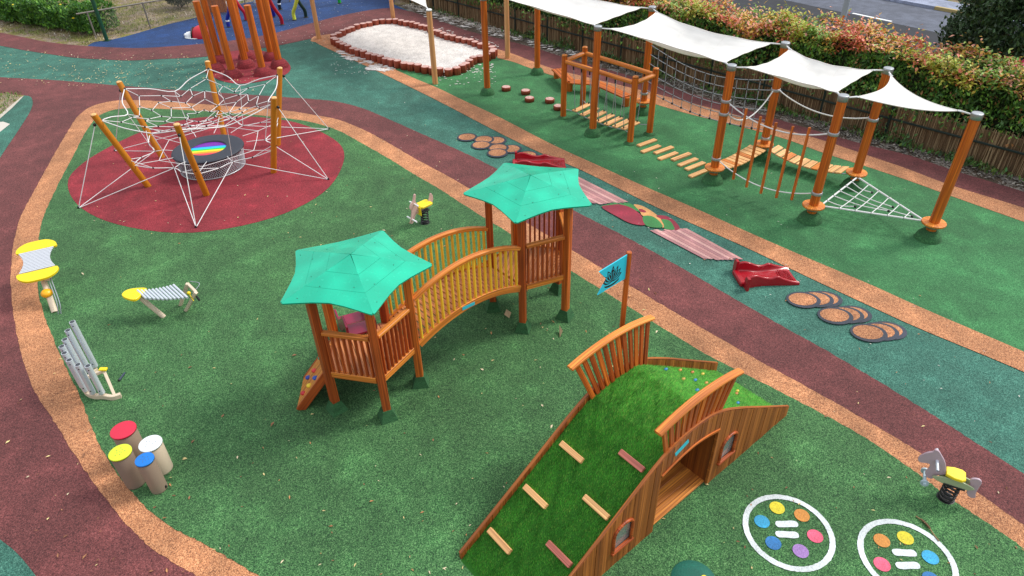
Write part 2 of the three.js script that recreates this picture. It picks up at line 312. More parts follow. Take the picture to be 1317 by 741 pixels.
// road beyond the hedge
{
  const a = V(12.88, 32.27), b = V(17.18, 25.96), d = b.clone().sub(a).normalize(), n = new THREE.Vector3(-d.z, 0, d.x).multiplyScalar(-1);
  const far = n.dot(V(1, 1)) > 0 ? 1 : -1;                        // away from the playground
  const at = (s, o, y = 0) => a.clone().addScaledVector(d, s).addScaledVector(n, o * far).setY(y);
  const asph = (v) => new THREE.MeshStandardMaterial({ map: texture(NT, NT, (i) => { const k = v * (1 + (nGrain[i] - 0.5) * 0.5 + (nMid[i] - 0.5) * 0.2 + (nBig[i] - 0.5) * 0.15); return [k * 0.95, k, k * 1.14]; }, [5, 5]), roughness: 0.9 });
  const strip = (o0, o1, y) => sheet([at(-45, o0), at(-45, o1), at(40, o1), at(40, o0)], y);
  structure('road', strip(-3.4, 0, -0.02), asph(0.17));
  structure('road', strip(0, 3.3, -0.016), asph(0.36));
  const kerb = asph(0.62), yk = plain(176, 156, 104, 0.8);
  for (let s = -30, i = 0; s < 16; s += 1.0, i++) structure('kerb', beam(at(s + 0.01, 3.38, 0.03), at(s + 0.99, 3.38, 0.03), 0.16, 0.16), Math.abs(s - 5.6) < 0.7 ? yk : kerb);
  structure('pavement', strip(3.47, 4.9, 0.06), asph(0.56));
  for (const s of [-13.4, -5.1, 3.2]) structure('lane_marking', sheet([at(s, 0.1), at(s, 0.24), at(s + 3.0 * 0.58, 0.24), at(s + 3.0 * 0.58, 0.1)], -0.008), M.white);
  const pole = thing('lamp_post', 'pale grey metal lamp post rising from the road verge behind the hedge', 'lamp post', G(1077.5, 50, -0.03));
  part('base', lathe([[0, 0], [0.2, 0], [0.2, 0.25], [0.13, 0.32], [0, 0.32]], 16), plain(150, 158, 170, 0.6), pole);
  part('pole', rod(new THREE.Vector3(0, 0.3, 0), new THREE.Vector3(0, 5.6, 0), 0.115, 0.09, 14), plain(158, 168, 182, 0.55), pole);
  part('arm', rope([new THREE.Vector3(0, 5.5, 0), new THREE.Vector3(0.1, 5.8, -0.1), new THREE.Vector3(0.9, 6, -0.6)], 0.045, 12, 8), plain(158, 168, 182, 0.55), pole);
  part('lamp_head', cbox(0.5, 0.1, 0.22).translate(1.1, 6, -0.72), plain(120, 126, 134, 0.5), pole);
  // rough bank beyond the pavement
  const rocks = [];
  for (let i = 0; i < 900; i++) { const s = rr(-20, 14), o = rr(5, 9); rocks.push({ p: at(s, o, 0.0), q: quatEuler(rnd() * 6, rnd() * 6, rnd() * 6), s: rr(0.03, 0.16), c: rnd() < 0.4 ? [0.1, 0.13, 0.05] : [rr(0.1, 0.4), rr(0.09, 0.34), rr(0.07, 0.28)] }); }
  const bank = lumps('verge_rubble', new THREE.IcosahedronGeometry(1, 0), plain(255, 255, 255, 1), rocks); tag(bank, 'stones and dry scrub on the bank beyond the far pavement', 'rubble');
}
// ---------------------------------------------------------------- fence, hedges, tree
const leafGeo = (() => {                                         // a folded pointed leaf, 1 long
  const P = [[0, 0, 0], [0.26, 0.4, 0.08], [0, 1, -0.06], [0, 0.45, -0.03], [-0.26, 0.4, 0.08]].map((p) => new THREE.Vector3(...p));
  return geoFrom([[P[0], P[1], P[3]], [P[1], P[2], P[3]], [P[0], P[3], P[4]], [P[4], P[3], P[2]]], (p) => [p.x, p.y]);
})();
const leafMat = new THREE.MeshPhysicalMaterial({ color: 0xffffff, roughness: 0.55, transmission: 0.25, thickness: 0, side: THREE.DoubleSide });
const dryMat = new THREE.MeshStandardMaterial({ color: 0xffffff, roughness: 0.8, side: THREE.DoubleSide });
const FL = V(-1.67, 30.46), FR = V(12.31, 14.31), fu = FR.clone().sub(FL).normalize(), fn = V(-(-fu.z), fu.x).normalize().multiplyScalar(1);
{ const c = fn.dot(V(1, 1)); if (c < 0) fn.multiplyScalar(-1); }
const fp = (s, o = 0, h = 0) => FL.clone().addScaledVector(fu, s).addScaledVector(fn, o).setY(h);
{
  // brushwood screen on a dark green rail fence
  const fence = thing('reed_fence', 'weathered brown reed screen fence with dark green rails below the long hedge', 'fence', fp(0, 0, 0));
  const L0 = -6, L1 = 25, off = fence.position;
  const reedMats = [plain(150, 126, 94, 0.95), plain(130, 106, 78, 0.95), plain(170, 148, 114, 0.95), plain(108, 86, 62, 0.95)];
  const rail = plain(24, 44, 40, 0.5);
  for (let s = L0, k = 0; s < L1; s += 1.85, k++) {
    const bundles = [[], [], [], []];
    for (let t = 0; t < 1.84; t += 0.022) {
      const o = rr(-0.03, 0.025), h = 0.93 + rr(-0.12, 0.09), lean = rr(-0.07, 0.07), w = rr(0.008, 0.014);
      bundles[rnd() * 4 | 0].push(rod(fp(s + t, o - 0.03, -0.03).sub(off), fp(s + t + lean, o - 0.03, h).sub(off), w, w * 0.8, 5, true));
    }
    bundles.forEach((b, i) => { if (b.length) part('reed_bundle', b, reedMats[i], fence).userData.kind = 'stuff'; });
    part('backing', beam(fp(s, 0.015, 0.45).sub(off), fp(s + 1.84, 0.015, 0.45).sub(off), 0.012, 0.86), reedMats[1], fence);
    part('post', beam(fp(s, -0.075, -0.03).sub(off), fp(s, -0.075, 0.98).sub(off), 0.05, 0.05), rail, fence);
    part('rail', beam(fp(s + 0.03, -0.075, 0.58).sub(off), fp(s + 1.82, -0.075, 0.58).sub(off), 0.035, 0.05), rail, fence);
  }
  // the long hedge with red-orange new growth on top
  const hedge = thing('hedge', 'long clipped hedge with orange and pink new growth behind the reed fence', 'hedge', fp(0, 0.9, 0));
  const ho = hedge.position, list = [], topH = (s) => 2.12 + 0.1 * Math.sin(s * 0.9) + 0.07 * Math.sin(s * 2.3 + 1) + 0.05 * Math.sin(s * 5.1);
  const core = [];
  for (let s = -6; s < 25; s += 0.55) core.push(cbox(0.75, topH(s) - 0.75, 0.6, 0.1).applyMatrix4(frame(fp(s, 1.05, (topH(s) + 0.45) / 2 + 0.0).sub(ho), new THREE.Vector3(0, 1, 0), fu)));
  part('inner_twigs', core, plain(40, 48, 26, 1), hedge).userData.kind = 'stuff';
  for (let s = -6; s < 25; s += 1.3) part('stem', rod(fp(s, 1.0, -0.03).sub(ho), fp(s + 0.1, 1.05, 1.1).sub(ho), 0.05, 0.03, 7), plain(70, 54, 40, 1), hedge);
  for (let i = 0; i < 72000; i++) {
    const s = rr(-6.5, 24.6), H = topH(s), face = rnd();
    let o, h, h0;
    const lump = 0.18 * Math.sin(s * 3.1 + 1.7) + 0.14 * Math.sin(s * 6.3 + 0.6);
    if (face < 0.5) { o = 0.4 + lump * 0.7 * (0.4 + Math.abs(Math.sin(h0 = s * 2.2))) + rr(-0.1, 0.22); h = 0.62 + (H - 0.62) * Math.pow(rnd(), 0.75); if (h > H - 0.25) o += 0.18 * rnd(); if (h < 0.95 && rnd() < 0.55) { continue; } if (rnd() < 0.05 + 0.1 * Math.max(0, Math.sin(s * 1.1 + 0.5))) { o = rr(-0.22, 0.1); h = 0.95 + rr(-0.3, 0.3); } }
    else if (face < 0.9) { o = rr(0.34, 1.95); h = H - Math.abs(rr(-0.2, 0.2)) + 0.13 * Math.sin(o * 5 + s * 2) + 0.1 * Math.sin(o * 9 + s * 5.3); }
    else { o = 1.75 + rr(-0.1, 0.25); h = rr(0.5, H); }
    const up = h > H - 0.34 + 0.24 * Math.sin(s * 1.7) * Math.sin(s * 0.6 + o) ? 1 : 0, pk = rnd(), pa = Math.sin(s * 1.15 + 2 * Math.sin(o * 1.6 + s * 0.37)), pb = Math.sin(s * 2.7 + o * 2.3 + 1.3 * Math.sin(s * 0.8));
    let c;
    if (up && pk < 0.5 + 0.35 * pa) c = pb > 0.1 ? [rr(0.62, 0.85), rr(0.16, 0.26), rr(0.07, 0.13)] : rnd() < 0.5 ? [rr(0.75, 0.92), rr(0.3, 0.42), rr(0.2, 0.3)] : [rr(0.7, 0.85), rr(0.4, 0.52), 0.07];
    else if (up && pk < 0.92) c = pb > -0.2 ? [rr(0.42, 0.6), rr(0.46, 0.6), rr(0.04, 0.08)] : [rr(0.2, 0.34), rr(0.36, 0.5), rr(0.04, 0.08)];
    else { const k = rr(0.5, 1.5); c = rnd() < 0.36 ? [0.19 * k, 0.4 * k, 0.05 * k] : [0.07 * k, 0.19 * k, 0.03 * k]; if (rnd() < 0.08) c = [0.42, 0.2, 0.07]; }
    const tip = up && rnd() < 0.1 ? rr(0.05, 0.28) : 0;
    list.push({ p: fp(s, o, h + tip).sub(ho), q: up ? quatEuler(-1.57 + rr(-0.9, 0.9), rnd() * 6.28, rr(-0.5, 0.5)) : quatEuler(rr(-1.3, 1.3), rnd() * 6.28, rr(-0.8, 0.8)), s: rr(0.085, 0.155), c });
  }
  for (let i = 0; i < 160; i++) list.push({ p: fp(rr(20.2, 21.6), rr(0.5, 1.4), 2.22 + rr(0, 0.12)).sub(ho), q: quatEuler(rr(-1.3, 1.3), rnd() * 6.28, 0), s: rr(0.07, 0.12), c: [0.62, 0.03, 0.16] });
  lumps('foliage', leafGeo, leafMat, list, hedge);
  // weeds, dead leaves and chips along the foot of the fence
  const weeds = [], chips = [];
  for (let i = 0; i < 5200; i++) {
    const s = rr(-4, 23), o = -rr(0.05, 0.62), k = rnd();
    const dens = 0.5 + 0.5 * Math.sin(s * 1.9 + 1) * Math.sin(s * 0.7);
    if (k < 0.6 && rnd() < dens * (s > 3 ? 1 : 0.35)) weeds.push({ p: fp(s, o * 0.75, rr(0, 0.1)), q: quatEuler(rr(-0.9, 0.9), rnd() * 6.28, rr(-0.5, 0.5)), s: rr(0.07, 0.16), c: [rr(0.05, 0.14), rr(0.12, 0.26), rr(0.02, 0.06)] });
    else { const w = s < 4 ? rr(0.4, 0.7) : rr(0.06, 0.32); chips.push({ p: fp(s, o, rr(-0.01, 0.02)), q: quatEuler(rr(-1.6, -1.2), rnd() * 6.28, 0), s: rr(0.05, 0.13), c: [w, w * 0.9, w * 0.78] }); }
  }
  for (let i = 0; i < 2600; i++) { const s = 2 + 19 * rnd(), cl = Math.sin(s * 2.3 + 0.4) * Math.sin(s * 0.9 + 1.3); if (cl < 0.15) continue; const k = rr(0.6, 1.5); weeds.push({ p: fp(s, -rr(0.06, 0.26), rr(0.0, 0.25 + 0.5 * cl) * rnd()), q: quatEuler(rr(-1, 1), rnd() * 6.28, rr(-0.6, 0.6)), s: rr(0.07, 0.14), c: [0.06 * k, 0.15 * k, 0.03 * k] }); }
  tag(lumps('weeds', leafGeo, leafMat, weeds), 'low green weeds growing along the foot of the reed fence', 'weeds');
  tag(lumps('leaf_litter', leafGeo, dryMat, chips), 'pale dead leaves and bark chips along the reed fence foot', 'leaf litter');
  // dark broad tree behind the hedge
  const tb = G(1330, 24, 2.6).setY(-0.03), tree = thing('tree', 'dense dark green broadleaf tree standing between hedge and road', 'tree', tb);
  const bark = plain(84, 70, 56, 1), tl = [];
  part('trunk', [rod(new THREE.Vector3(), new THREE.Vector3(0.05, 1.5, 0), 0.17, 0.12, 9)], bark, tree);
  for (let k = 0; k < 6; k++) { const a = k * 1.05; part('limb', rope([new THREE.Vector3(0.05, 1.2 + 0.1 * k, 0), new THREE.Vector3(0.5 * Math.cos(a), 2.1, 0.5 * Math.sin(a)), new THREE.Vector3(1.1 * Math.cos(a), 2.9, 1.1 * Math.sin(a))], 0.05, 8, 6), bark, tree); }
  for (let c = 0; c < 110; c++) {
    const a = rnd() * 6.28, b = Math.acos(rr(-0.75, 1)), R = rr(0.75, 1), cc = new THREE.Vector3(1.75 * R * Math.sin(b) * Math.cos(a), 2.5 + 1.75 * R * Math.cos(b), 1.75 * R * Math.sin(b) * Math.sin(a));
    for (let i = 0; i < 300; i++) { const k = rr(0.5, 1.5), r = 0.5 * Math.cbrt(rnd()); const d = new THREE.Vector3(rr(-1, 1), rr(-1, 1), rr(-1, 1)).normalize().multiplyScalar(r); tl.push({ p: cc.clone().add(d), q: quatEuler(rr(-1.4, 1.4), rnd() * 6.28, rr(-0.8, 0.8)), s: rr(0.1, 0.17), c: [0.035 * k, 0.085 * k, 0.022 * k] }); }
  }
  lumps('crown', leafGeo, leafMat, tl, tree);
}
{
  // low flowering hedge at the left, chain link fence and green post beside it
  const e0 = G(-60, 18), e1 = G(116, 47.5), hd = e1.clone().sub(e0).normalize(), hn = new THREE.Vector3(hd.z, 0, -hd.x); if (hn.z > 0) hn.multiplyScalar(-1);
  const L = e0.distanceTo(e1), at = (s, o, h) => e0.clone().addScaledVector(hd, s).addScaledVector(hn, o).setY(h);
  const hedge = thing('hedge', 'low glossy green hedge with small yellow flowers beside the chain link fence', 'hedge', at(L / 2, 0.7, 0)), ho = hedge.position, list = [], fl = [];
  part('inner_twigs', [cbox(1.0, 0.75, L - 0.8, 0.1).applyMatrix4(frame(at(L / 2, 0.75, 0.45).sub(ho), new THREE.Vector3(0, 1, 0), hd))], plain(38, 46, 24, 1), hedge);
  for (let i = 0; i < 15000; i++) {
    const s = rr(0, L), f = rnd(); let o, h;
    const H = 1.0 + 0.1 * Math.sin(s * 2.1) + 0.07 * Math.sin(s * 5.3 + 1);
    if (f < 0.55) { o = rr(-0.05, 0.3) + 0.1 * Math.sin(s * 4); h = rr(0.08, H); } else if (f < 0.93) { o = rr(0, 1.5); h = H - Math.abs(rr(-0.15, 0.15)) + 0.07 * Math.sin(o * 9 + s * 3); } else { o = rr(0, 1.5); h = rr(0.05, H); }
    const k = rr(0.6, 1.6), ss = f >= 0.93 ? L - rr(-0.05, 0.2) : s;
    list.push({ p: at(ss, o, h).sub(ho), q: quatEuler(rr(-1.3, 1.3), rnd() * 6.28, rr(-0.8, 0.8)), s: rr(0.09, 0.16), c: rnd() < 0.35 ? [0.16 * k, 0.36 * k, 0.03 * k] : [0.05 * k, 0.17 * k, 0.02 * k] });
  }
  lumps('foliage', leafGeo, leafMat, list, hedge);
  for (let i = 0; i < 17; i++) part('flower', new THREE.IcosahedronGeometry(0.06, 0).scale(1, 0.5, 1).translate(...at(rr(2, L), rr(-0.05, 0.9), rr(0.7, 1.12)).sub(ho).toArray()), M.yellow, hedge);
  const steel = plain(132, 126, 118, 0.6, { metalness: 0.3 });
  const A = G(124, 49), B = G(193.5, 36), d = B.clone().sub(A).normalize(), fen = thing('chain_link_fence', 'grey chain link fence on thin pipe posts beside the blue rubber', 'fence', A);
  const Lf = 9, wires = [];
  part('rail', rod(new THREE.Vector3(0, 1.02, 0).addScaledVector(d, -0.4), d.clone().multiplyScalar(Lf).setY(1.02), 0.03), steel, fen);
  for (let s = 0; s < Lf; s += A.distanceTo(B)) part('post', rod(d.clone().multiplyScalar(s).setY(-0.03), d.clone().multiplyScalar(s).setY(1.05), 0.032, 0.032, 8), steel, fen);
  for (let s = -1; s < Lf; s += 0.075) for (const sg of [1, -1]) {
    let s0 = sg > 0 ? s : s + 1, s1 = sg > 0 ? s + 1 : s, y0 = 0.02, y1 = 1.02;
    const lo = Math.min(s0, s1), hi = Math.max(s0, s1); if (lo < 0 || hi > Lf) continue;
    wires.push(rod(d.clone().multiplyScalar(s0).setY(y0), d.clone().multiplyScalar(s1).setY(y1), 0.0035, 0.0035, 3, true));
  }
  part('wire_mesh', wires, steel, fen).userData.kind = 'stuff';
  const gp = thing('fence_post', 'tall dark green steel post standing at the corner of the blue rubber', 'post', G(137.7, 52.5));
  part('pole', rod(new THREE.Vector3(0, 0, 0), new THREE.Vector3(0, 3.2, 0), 0.075, 0.07, 14), plain(22, 74, 50, 0.4), gp);
  part('base_plate', cbox(0.26, 0.02, 0.26).translate(0, 0.012, 0), plain(24, 60, 44, 0.5), gp);
  part('cap', lathe([[0, 3.2], [0.08, 3.2], [0.08, 3.23], [0.04, 3.26], [0, 3.26]], 14), plain(22, 74, 50, 0.4), gp);
  const sh = thing('shrub', 'dark round shrub growing behind the chain link fence', 'shrub', G(234, 10)), sl = [];
  part('stem', rod(new THREE.Vector3(0, -0.03, 0), new THREE.Vector3(0, 0.6, 0), 0.04, 0.02, 7), plain(70, 54, 40, 1), sh);
  for (let i = 0; i < 2600; i++) { const dd = new THREE.Vector3(rr(-1, 1), rr(-1, 1), rr(-1, 1)).normalize().multiplyScalar(0.75 * Math.pow(rnd(), 0.3)), k = rr(0.5, 1.4); sl.push({ p: dd.setY(dd.y * 0.8 + 0.65), q: quatEuler(rr(-1.3, 1.3), rnd() * 6.28, 0), s: rr(0.08, 0.14), c: [0.03 * k, 0.07 * k, 0.035 * k] }); }
  lumps('foliage', leafGeo, leafMat, sl, sh);
  // dry grass and fallen leaves on the bare ground up there
  const gr = [];
  for (let i = 0; i < 11000; i++) {
    const px = rr(-20, 330), py = rr(-12, 58), p = G(px, py), k = rr(0.7, 1.3);
    const edge = px < 118 ? 41 + px * 0.155 : 58 - (px - 113) * 0.27; if (py > edge - 1.5) continue;
    const gnn = Math.sin(p.x * 1.3) * Math.sin(p.z * 1.1 + 1) > 0.1;
    gr.push({ p: p.setY(-0.03), q: quatEuler(rr(-0.9, 0.9), rnd() * 6.28, rr(-0.6, 0.6)), s: new THREE.Vector3(0.06, rr(0.05, 0.14), 0.06), c: gnn ? [0.2 * k, 0.24 * k, 0.06 * k] : rnd() < 0.12 ? [0.75, 0.7, 0.6] : [0.36 * k, 0.3 * k, 0.17 * k] });
  }
  for (let i = 0; i < 500; i++) { const qx = rr(-5, 30), qy = rr(119, 153); if (qx + qy > 150) continue; const p = G(qx, qy); gr.push({ p: p.setY(0), q: quatEuler(rr(-0.9, 0.9), rnd() * 6.28, 0), s: new THREE.Vector3(0.05, rr(0.05, 0.12), 0.05), c: [0.14, 0.24, 0.05] }); }
  const keep = gr;
  tag(lumps('dry_grass', leafGeo, dryMat, keep), 'short dry grass and dead leaves on the bare ground beyond the rubber', 'grass');
}
// ---------------------------------------------------------------- pole climber, sandbox, shade posts and sails
const Z = new THREE.Vector3();
const up = (h) => new THREE.Vector3(0, h, 0);
const mound = (r, h) => lathe([[r, -0.01], [r * 0.98, h * 0.12], [r * 0.86, h * 0.55], [r * 0.62, h * 0.88], [r * 0.4, h], [0, h]], 20);
{
  const list = [[277, 91, 1.5, 'beside the net climber'], [283.5, 80, 99], [300, 99, 7.5], [317, 86, 99], [318, 76, 99], [339, 96, 6.7], [350, 76, 99], [360, 86, 99]];
  const c = thing('pole_climber', 'cluster of eight tall orange poles rising from red rubber mounds', 'climbing poles', G(318, 88));
  list.forEach(([x, y, top], i) => {
    const b = G(x, y), h = top < 50 ? heightAt(b, top) : 3.4 + 0.3 * (i % 3), p = b.clone().sub(c.position);
    part('pole', rod(p.clone().setY(0), p.clone().setY(h), 0.122, 0.115, 16), M.postWood, c);
    part('mound', mound(0.34, 0.28).translate(p.x, 0, p.z), M.moundRed, c);
  });
  // bent coloured poles on the blue rubber
  const bent = [[[352.5, 22], [356, 8], 'dark blue', [20, 24, 130]], [[360.5, 12.6], [353, -3], 'black and white', [24, 28, 34]], [[363, 32], [369, 10], 'red', [160, 16, 30]], [[379, 26], [381, 8], 'lime yellow', [214, 224, 70]], [[393.5, 22.5], [394, 5], 'black green', [16, 44, 36]], [[437, 4.5], [437, -8], 'bright green', [30, 170, 60]], [[317, 26.5], [308, 8], 'pink red', [190, 24, 50]], [[294.5, 35], [289, 20], 'royal blue and white', [30, 46, 150]], [[332, 8], [327, -5], 'pale yellow', [222, 220, 80]]];
  bent.forEach(([bp, kp, col, k], i) => {
    const b = G(bp[0], bp[1]), h = Math.max(0.8, heightAt(b, kp[1])), kink = i % 2 ? 0.35 : -0.28, t = thing('bent_pole', `${col} bent climbing tube standing on the blue rubber ground`, 'pole', b);
    part('tube', rope([Z, up(0.3), new THREE.Vector3(kink * 0.5, 0.62, 0.06), new THREE.Vector3(kink, 1.05, 0.1), new THREE.Vector3(kink * 1.15, 1.9, 0.1), new THREE.Vector3(kink * 0.6, 2.5, 0)], 0.075, 30, 10), plain(...k, 0.35), t);
    part('foot', lathe([[0, 0], [0.11, 0], [0.11, 0.02], [0.08, 0.04], [0, 0.04]], 14), M.black, t);
    if (/white/.test(col)) part('stripe', rod(new THREE.Vector3(0, 0.24, 0), new THREE.Vector3(0, 0.3, 0), 0.079, 0.079, 10), M.white, t);
  });
  const hut = thing('wooden_panel', 'orange wooden board panel standing on the blue rubber behind the poles', 'panel', G(282, 16));
  for (let k = -2; k <= 2; k++) part('board', cbox(0.16, 1.5, 0.05).translate(k * 0.165, 0.75, 0), M.postWood, hut);
  part('rail', cbox(0.82, 0.09, 0.04).translate(0, 1.35, 0.05), M.postWood, hut);
  const bar = thing('balance_beam', 'white low balance beam lying on the blue rubber beyond the poles', 'beam', G(312, 8));
  { const a = G(291, 13).sub(bar.position), b = G(332, 3).sub(bar.position); part('beam', beam(a.clone().setY(0.3), b.clone().setY(0.3), 0.14, 0.1), M.white, bar); for (const t of [0.1, 0.9]) { const p = a.clone().lerp(b, t); part('leg', beam(p.clone().setY(0), p.clone().setY(0.26), 0.1, 0.1), M.white, bar); } }
  const bug = thing('ladybird_dome', 'red and white striped ladybird dome with black head on the blue rubber', 'play dome', G(257, 47));
  const dome = (r, sx, sy, sz) => new THREE.SphereGeometry(r, 24, 12, 0, 6.29, 0, 1.57).scale(sx, sy, sz);
  part('shell', dome(0.5, 1, 0.9, 0.85).translate(0.16, 0, 0), plain(196, 22, 44, 0.4), bug);
  part('head', dome(0.24, 0.9, 0.9, 1).translate(-0.36, 0, 0.02), M.white, bug);
  part('stripe', dome(0.43, 0.16, 0.9, 0.86).translate(-0.2, 0, 0), M.black, bug);
  for (const s of [-1, 1]) part('eye', new THREE.SphereGeometry(0.07, 10, 8).translate(-0.52, 0.1, s * 0.1), M.white, bug);
  part('base', lathe([[0, 0], [0.5, 0], [0.48, 0.03], [0, 0.03]], 26).scale(1.25, 1, 0.85), M.white, bug);
}
const sandRing = [[429, 54], [440, 63], [458, 71], [472, 75.5], [487, 80], [507.5, 86], [525.7, 90], [547.6, 94], [569.4, 97.5], [581, 97], [592, 94.5], [600.4, 89], [610, 82], [619, 79.5], [630, 77], [635, 72], [630, 67], [613, 62.5], [604, 59], [589.5, 56], [575, 52], [564, 48], [547.6, 41], [533, 37], [518.4, 34], [507.5, 32.5], [498, 32], [489, 33], [480, 35], [465.6, 38.5], [456.4, 41], [447, 45], [438, 49]];
{
  const box = thing('sandbox', 'white sandpit edged with a ring of short red-brown log stumps', 'sandbox', G(530, 65)), o = box.position;
  const loop = smooth(px2(sandRing), true, 12); let acc = 0, last = loop[0];
  const lt = [log(0.145, 0.25), log(0.138, 0.265), log(0.15, 0.235)], tops = [0, 1, 2].map((k) => lathe([[0, 0], [[0.131, 0.124, 0.136][k], 0], [[0.128, 0.121, 0.133][k], 0.003], [0, 0.004]], 18));
  let n = 0;
  for (const p of loop) {
    acc += p.distanceTo(last); last = p;
    if (acc > 0.29) { acc = 0; const k = n++ % 3; const m = part('log', lt[k], M.logWood, box); m.position.copy(p).sub(o); m.position.y = 0; m.rotation.y = rnd() * 6; const c = part('log_top', tops[k], M.logTop, m); c.position.y = [0.2505, 0.2655, 0.2355][k]; }
  }
  const inner = loop.map((p) => p.clone().sub(o)), s = new THREE.Shape(inner.map((p) => new THREE.Vector2(p.x, -p.z)));
  // sand: a dense uneven sheet
  const N = 70, P = [], I = [], U = [], bb = new THREE.Box2().setFromPoints(inner.map((p) => new THREE.Vector2(p.x, p.z)));
  const inside = (x, z) => { let c = false; for (let i = 0, j = inner.length - 1; i < inner.length; j = i++) { const a = inner[i], b = inner[j]; if ((a.z > z) !== (b.z > z) && x < (b.x - a.x) * (z - a.z) / (b.z - a.z) + a.x) c = !c; } return c; };
  const hh = (x, z) => 0.07 + 0.02 * Math.sin(x * 2.1) * Math.sin(z * 1.7) + 0.012 * Math.sin(x * 6 + z * 3) * Math.sin(z * 7.1 - x * 2) + 0.01 * (hash2(Math.round(x * 40), Math.round(z * 40), 9) - 0.5);
  for (let j = 0; j <= N; j++) for (let i = 0; i <= N; i++) { const x = bb.min.x + (bb.max.x - bb.min.x) * i / N, z = bb.min.y + (bb.max.y - bb.min.y) * j / N; P.push(x, hh(x, z), z); U.push(x, z); }
  const idx = (i, j) => j * (N + 1) + i;
  for (let j = 0; j < N; j++) for (let i = 0; i < N; i++) { const q = [[i, j], [i + 1, j], [i, j + 1], [i + 1, j + 1]]; if (q.every(([a, b]) => inside(P[idx(a, b) * 3], P[idx(a, b) * 3 + 2]))) I.push(idx(i, j), idx(i, j + 1), idx(i + 1, j), idx(i + 1, j), idx(i, j + 1), idx(i + 1, j + 1)); }
  const sg = new THREE.BufferGeometry(); sg.setAttribute('position', new THREE.Float32BufferAttribute(P, 3)); sg.setAttribute('uv', new THREE.Float32BufferAttribute(U, 2)); sg.setIndex(I); sg.computeVertexNormals();
  const sandMat = new THREE.MeshStandardMaterial({ map: texture(NT, NT, (i) => { const v = 0.9 * (1 + (nGrain[i] - 0.5) * 0.22 + (nClump[i] - 0.5) * 0.16 + (nMid[i] - 0.5) * 0.1) - (nFine[i] > 0.94 ? 0.2 : 0); return [v, v * 0.975, v * 0.955]; }, [5, 5]), bumpMap: granuleBump, bumpScale: 0.03, roughness: 1 });
  part('sand', sg, sandMat, box); void s;
  const under = sheet(inner.map((p) => p.clone()), 0.022); part('sand_bed', under, sandMat, box);
  // spilled sand: ragged thin patches
  const spill = [];
  const blob = (px, py, r, st = 1) => { const c = G(px, py), n2 = 14, pts = []; for (let k = 0; k < n2; k++) { const a = k / n2 * 6.283, q = r * rr(0.35, 1.2); pts.push(new THREE.Vector3(c.x + q * st * Math.cos(a), 0, c.z + q * Math.sin(a))); } spill.push(sheet(pts, 0.021 + spill.length % 7 * 0.0006)); };
  for (let i = 0; i < 70; i++) { const t = rnd(); blob(434 + t * 72 + rr(-4, 3), 65 + t * 24 + Math.pow(rnd(), 2) * 7, rr(0.02, 0.1), 2); }
  for (let i = 0; i < 16; i++) blob(486 + rr(-14, 14), 87 + rr(-2, 4), rr(0.06, 0.16), 2);
  for (let i = 0; i < 150; i++) blob(426 + rnd() * 70, 60 + rnd() * 36, rr(0.006, 0.022), 1.5);
  for (let i = 0; i < 90; i++) blob(560 + rnd() * 78, 93 + Math.pow(rnd(), 2) * 20 - rnd() * 3, rr(0.008, 0.035), 1.6);
  for (let i = 0; i < 30; i++) blob(612 + rr(-12, 22), 83 + Math.abs(rr(-9, 12)), rr(0.015, 0.06), 1.5);
  for (let i = 0; i < 60; i++) { const t = rnd(); blob(560 + t * 80 + rr(-5, 5), 38 + t * 24 + rr(-4, 2), rr(0.01, 0.05), 1.8); }
  for (let i = 0; i < 140; i++) { const t = rnd(); blob(540 + t * 200, 19 + t * 52 + rr(-7, 2), rr(0.015, 0.09), 2); }
  const sp2 = part('spilled_sand', spill, sandMat, scene); sp2.userData.kind = 'stuff'; tag(sp2, 'white spilled sand in ragged patches around the sandpit', 'sand');
  // pale poles of the sandpit's own shade sail
  const poles = [[410.5, 51, 'at the pointed end of the sandpit near the blue rubber'], [506.5, 30, 'behind the far log edge of the sandpit'], [560, 108, 'in front of the sandpit holding a white sail corner'], [653, 75, 'standing past the notch end of the sandpit']];
  poles.forEach(([x, y, w], i) => {
    const b = G(x, y), h = i === 2 ? heightAt(b, 14) : 2.5, t = thing('sail_pole', `slim pale tan pole ${w}`, 'pole', b);
    part('pole', rod(Z, up(h), 0.092, 0.085, 16), M.tanPole, t);
    part('cap', lathe([[0, h], [0.09, h], [0.09, h + 0.05], [0, h + 0.06]], 16), M.white, t);
    if (i < 1) part('collar', lathe([[0.34, 0], [0.3, 0.02], [0.1, 0.05], [0.1, 0.0]], 20), M.orange, t);
  });
}
const SP = { S1: [627, 121], S2: [691, 95], S3: [762, 174], S4: [826, 146], S5: [916, 234], S6: [979, 203], S7: [1041, 284], S8: [1096, 241], S9: [1193, 307] };
const topRow = { S3: 33, S4: 8, S5: 83, S6: 54, S7: 122, S8: 87, S9: 145 };
const post = {};
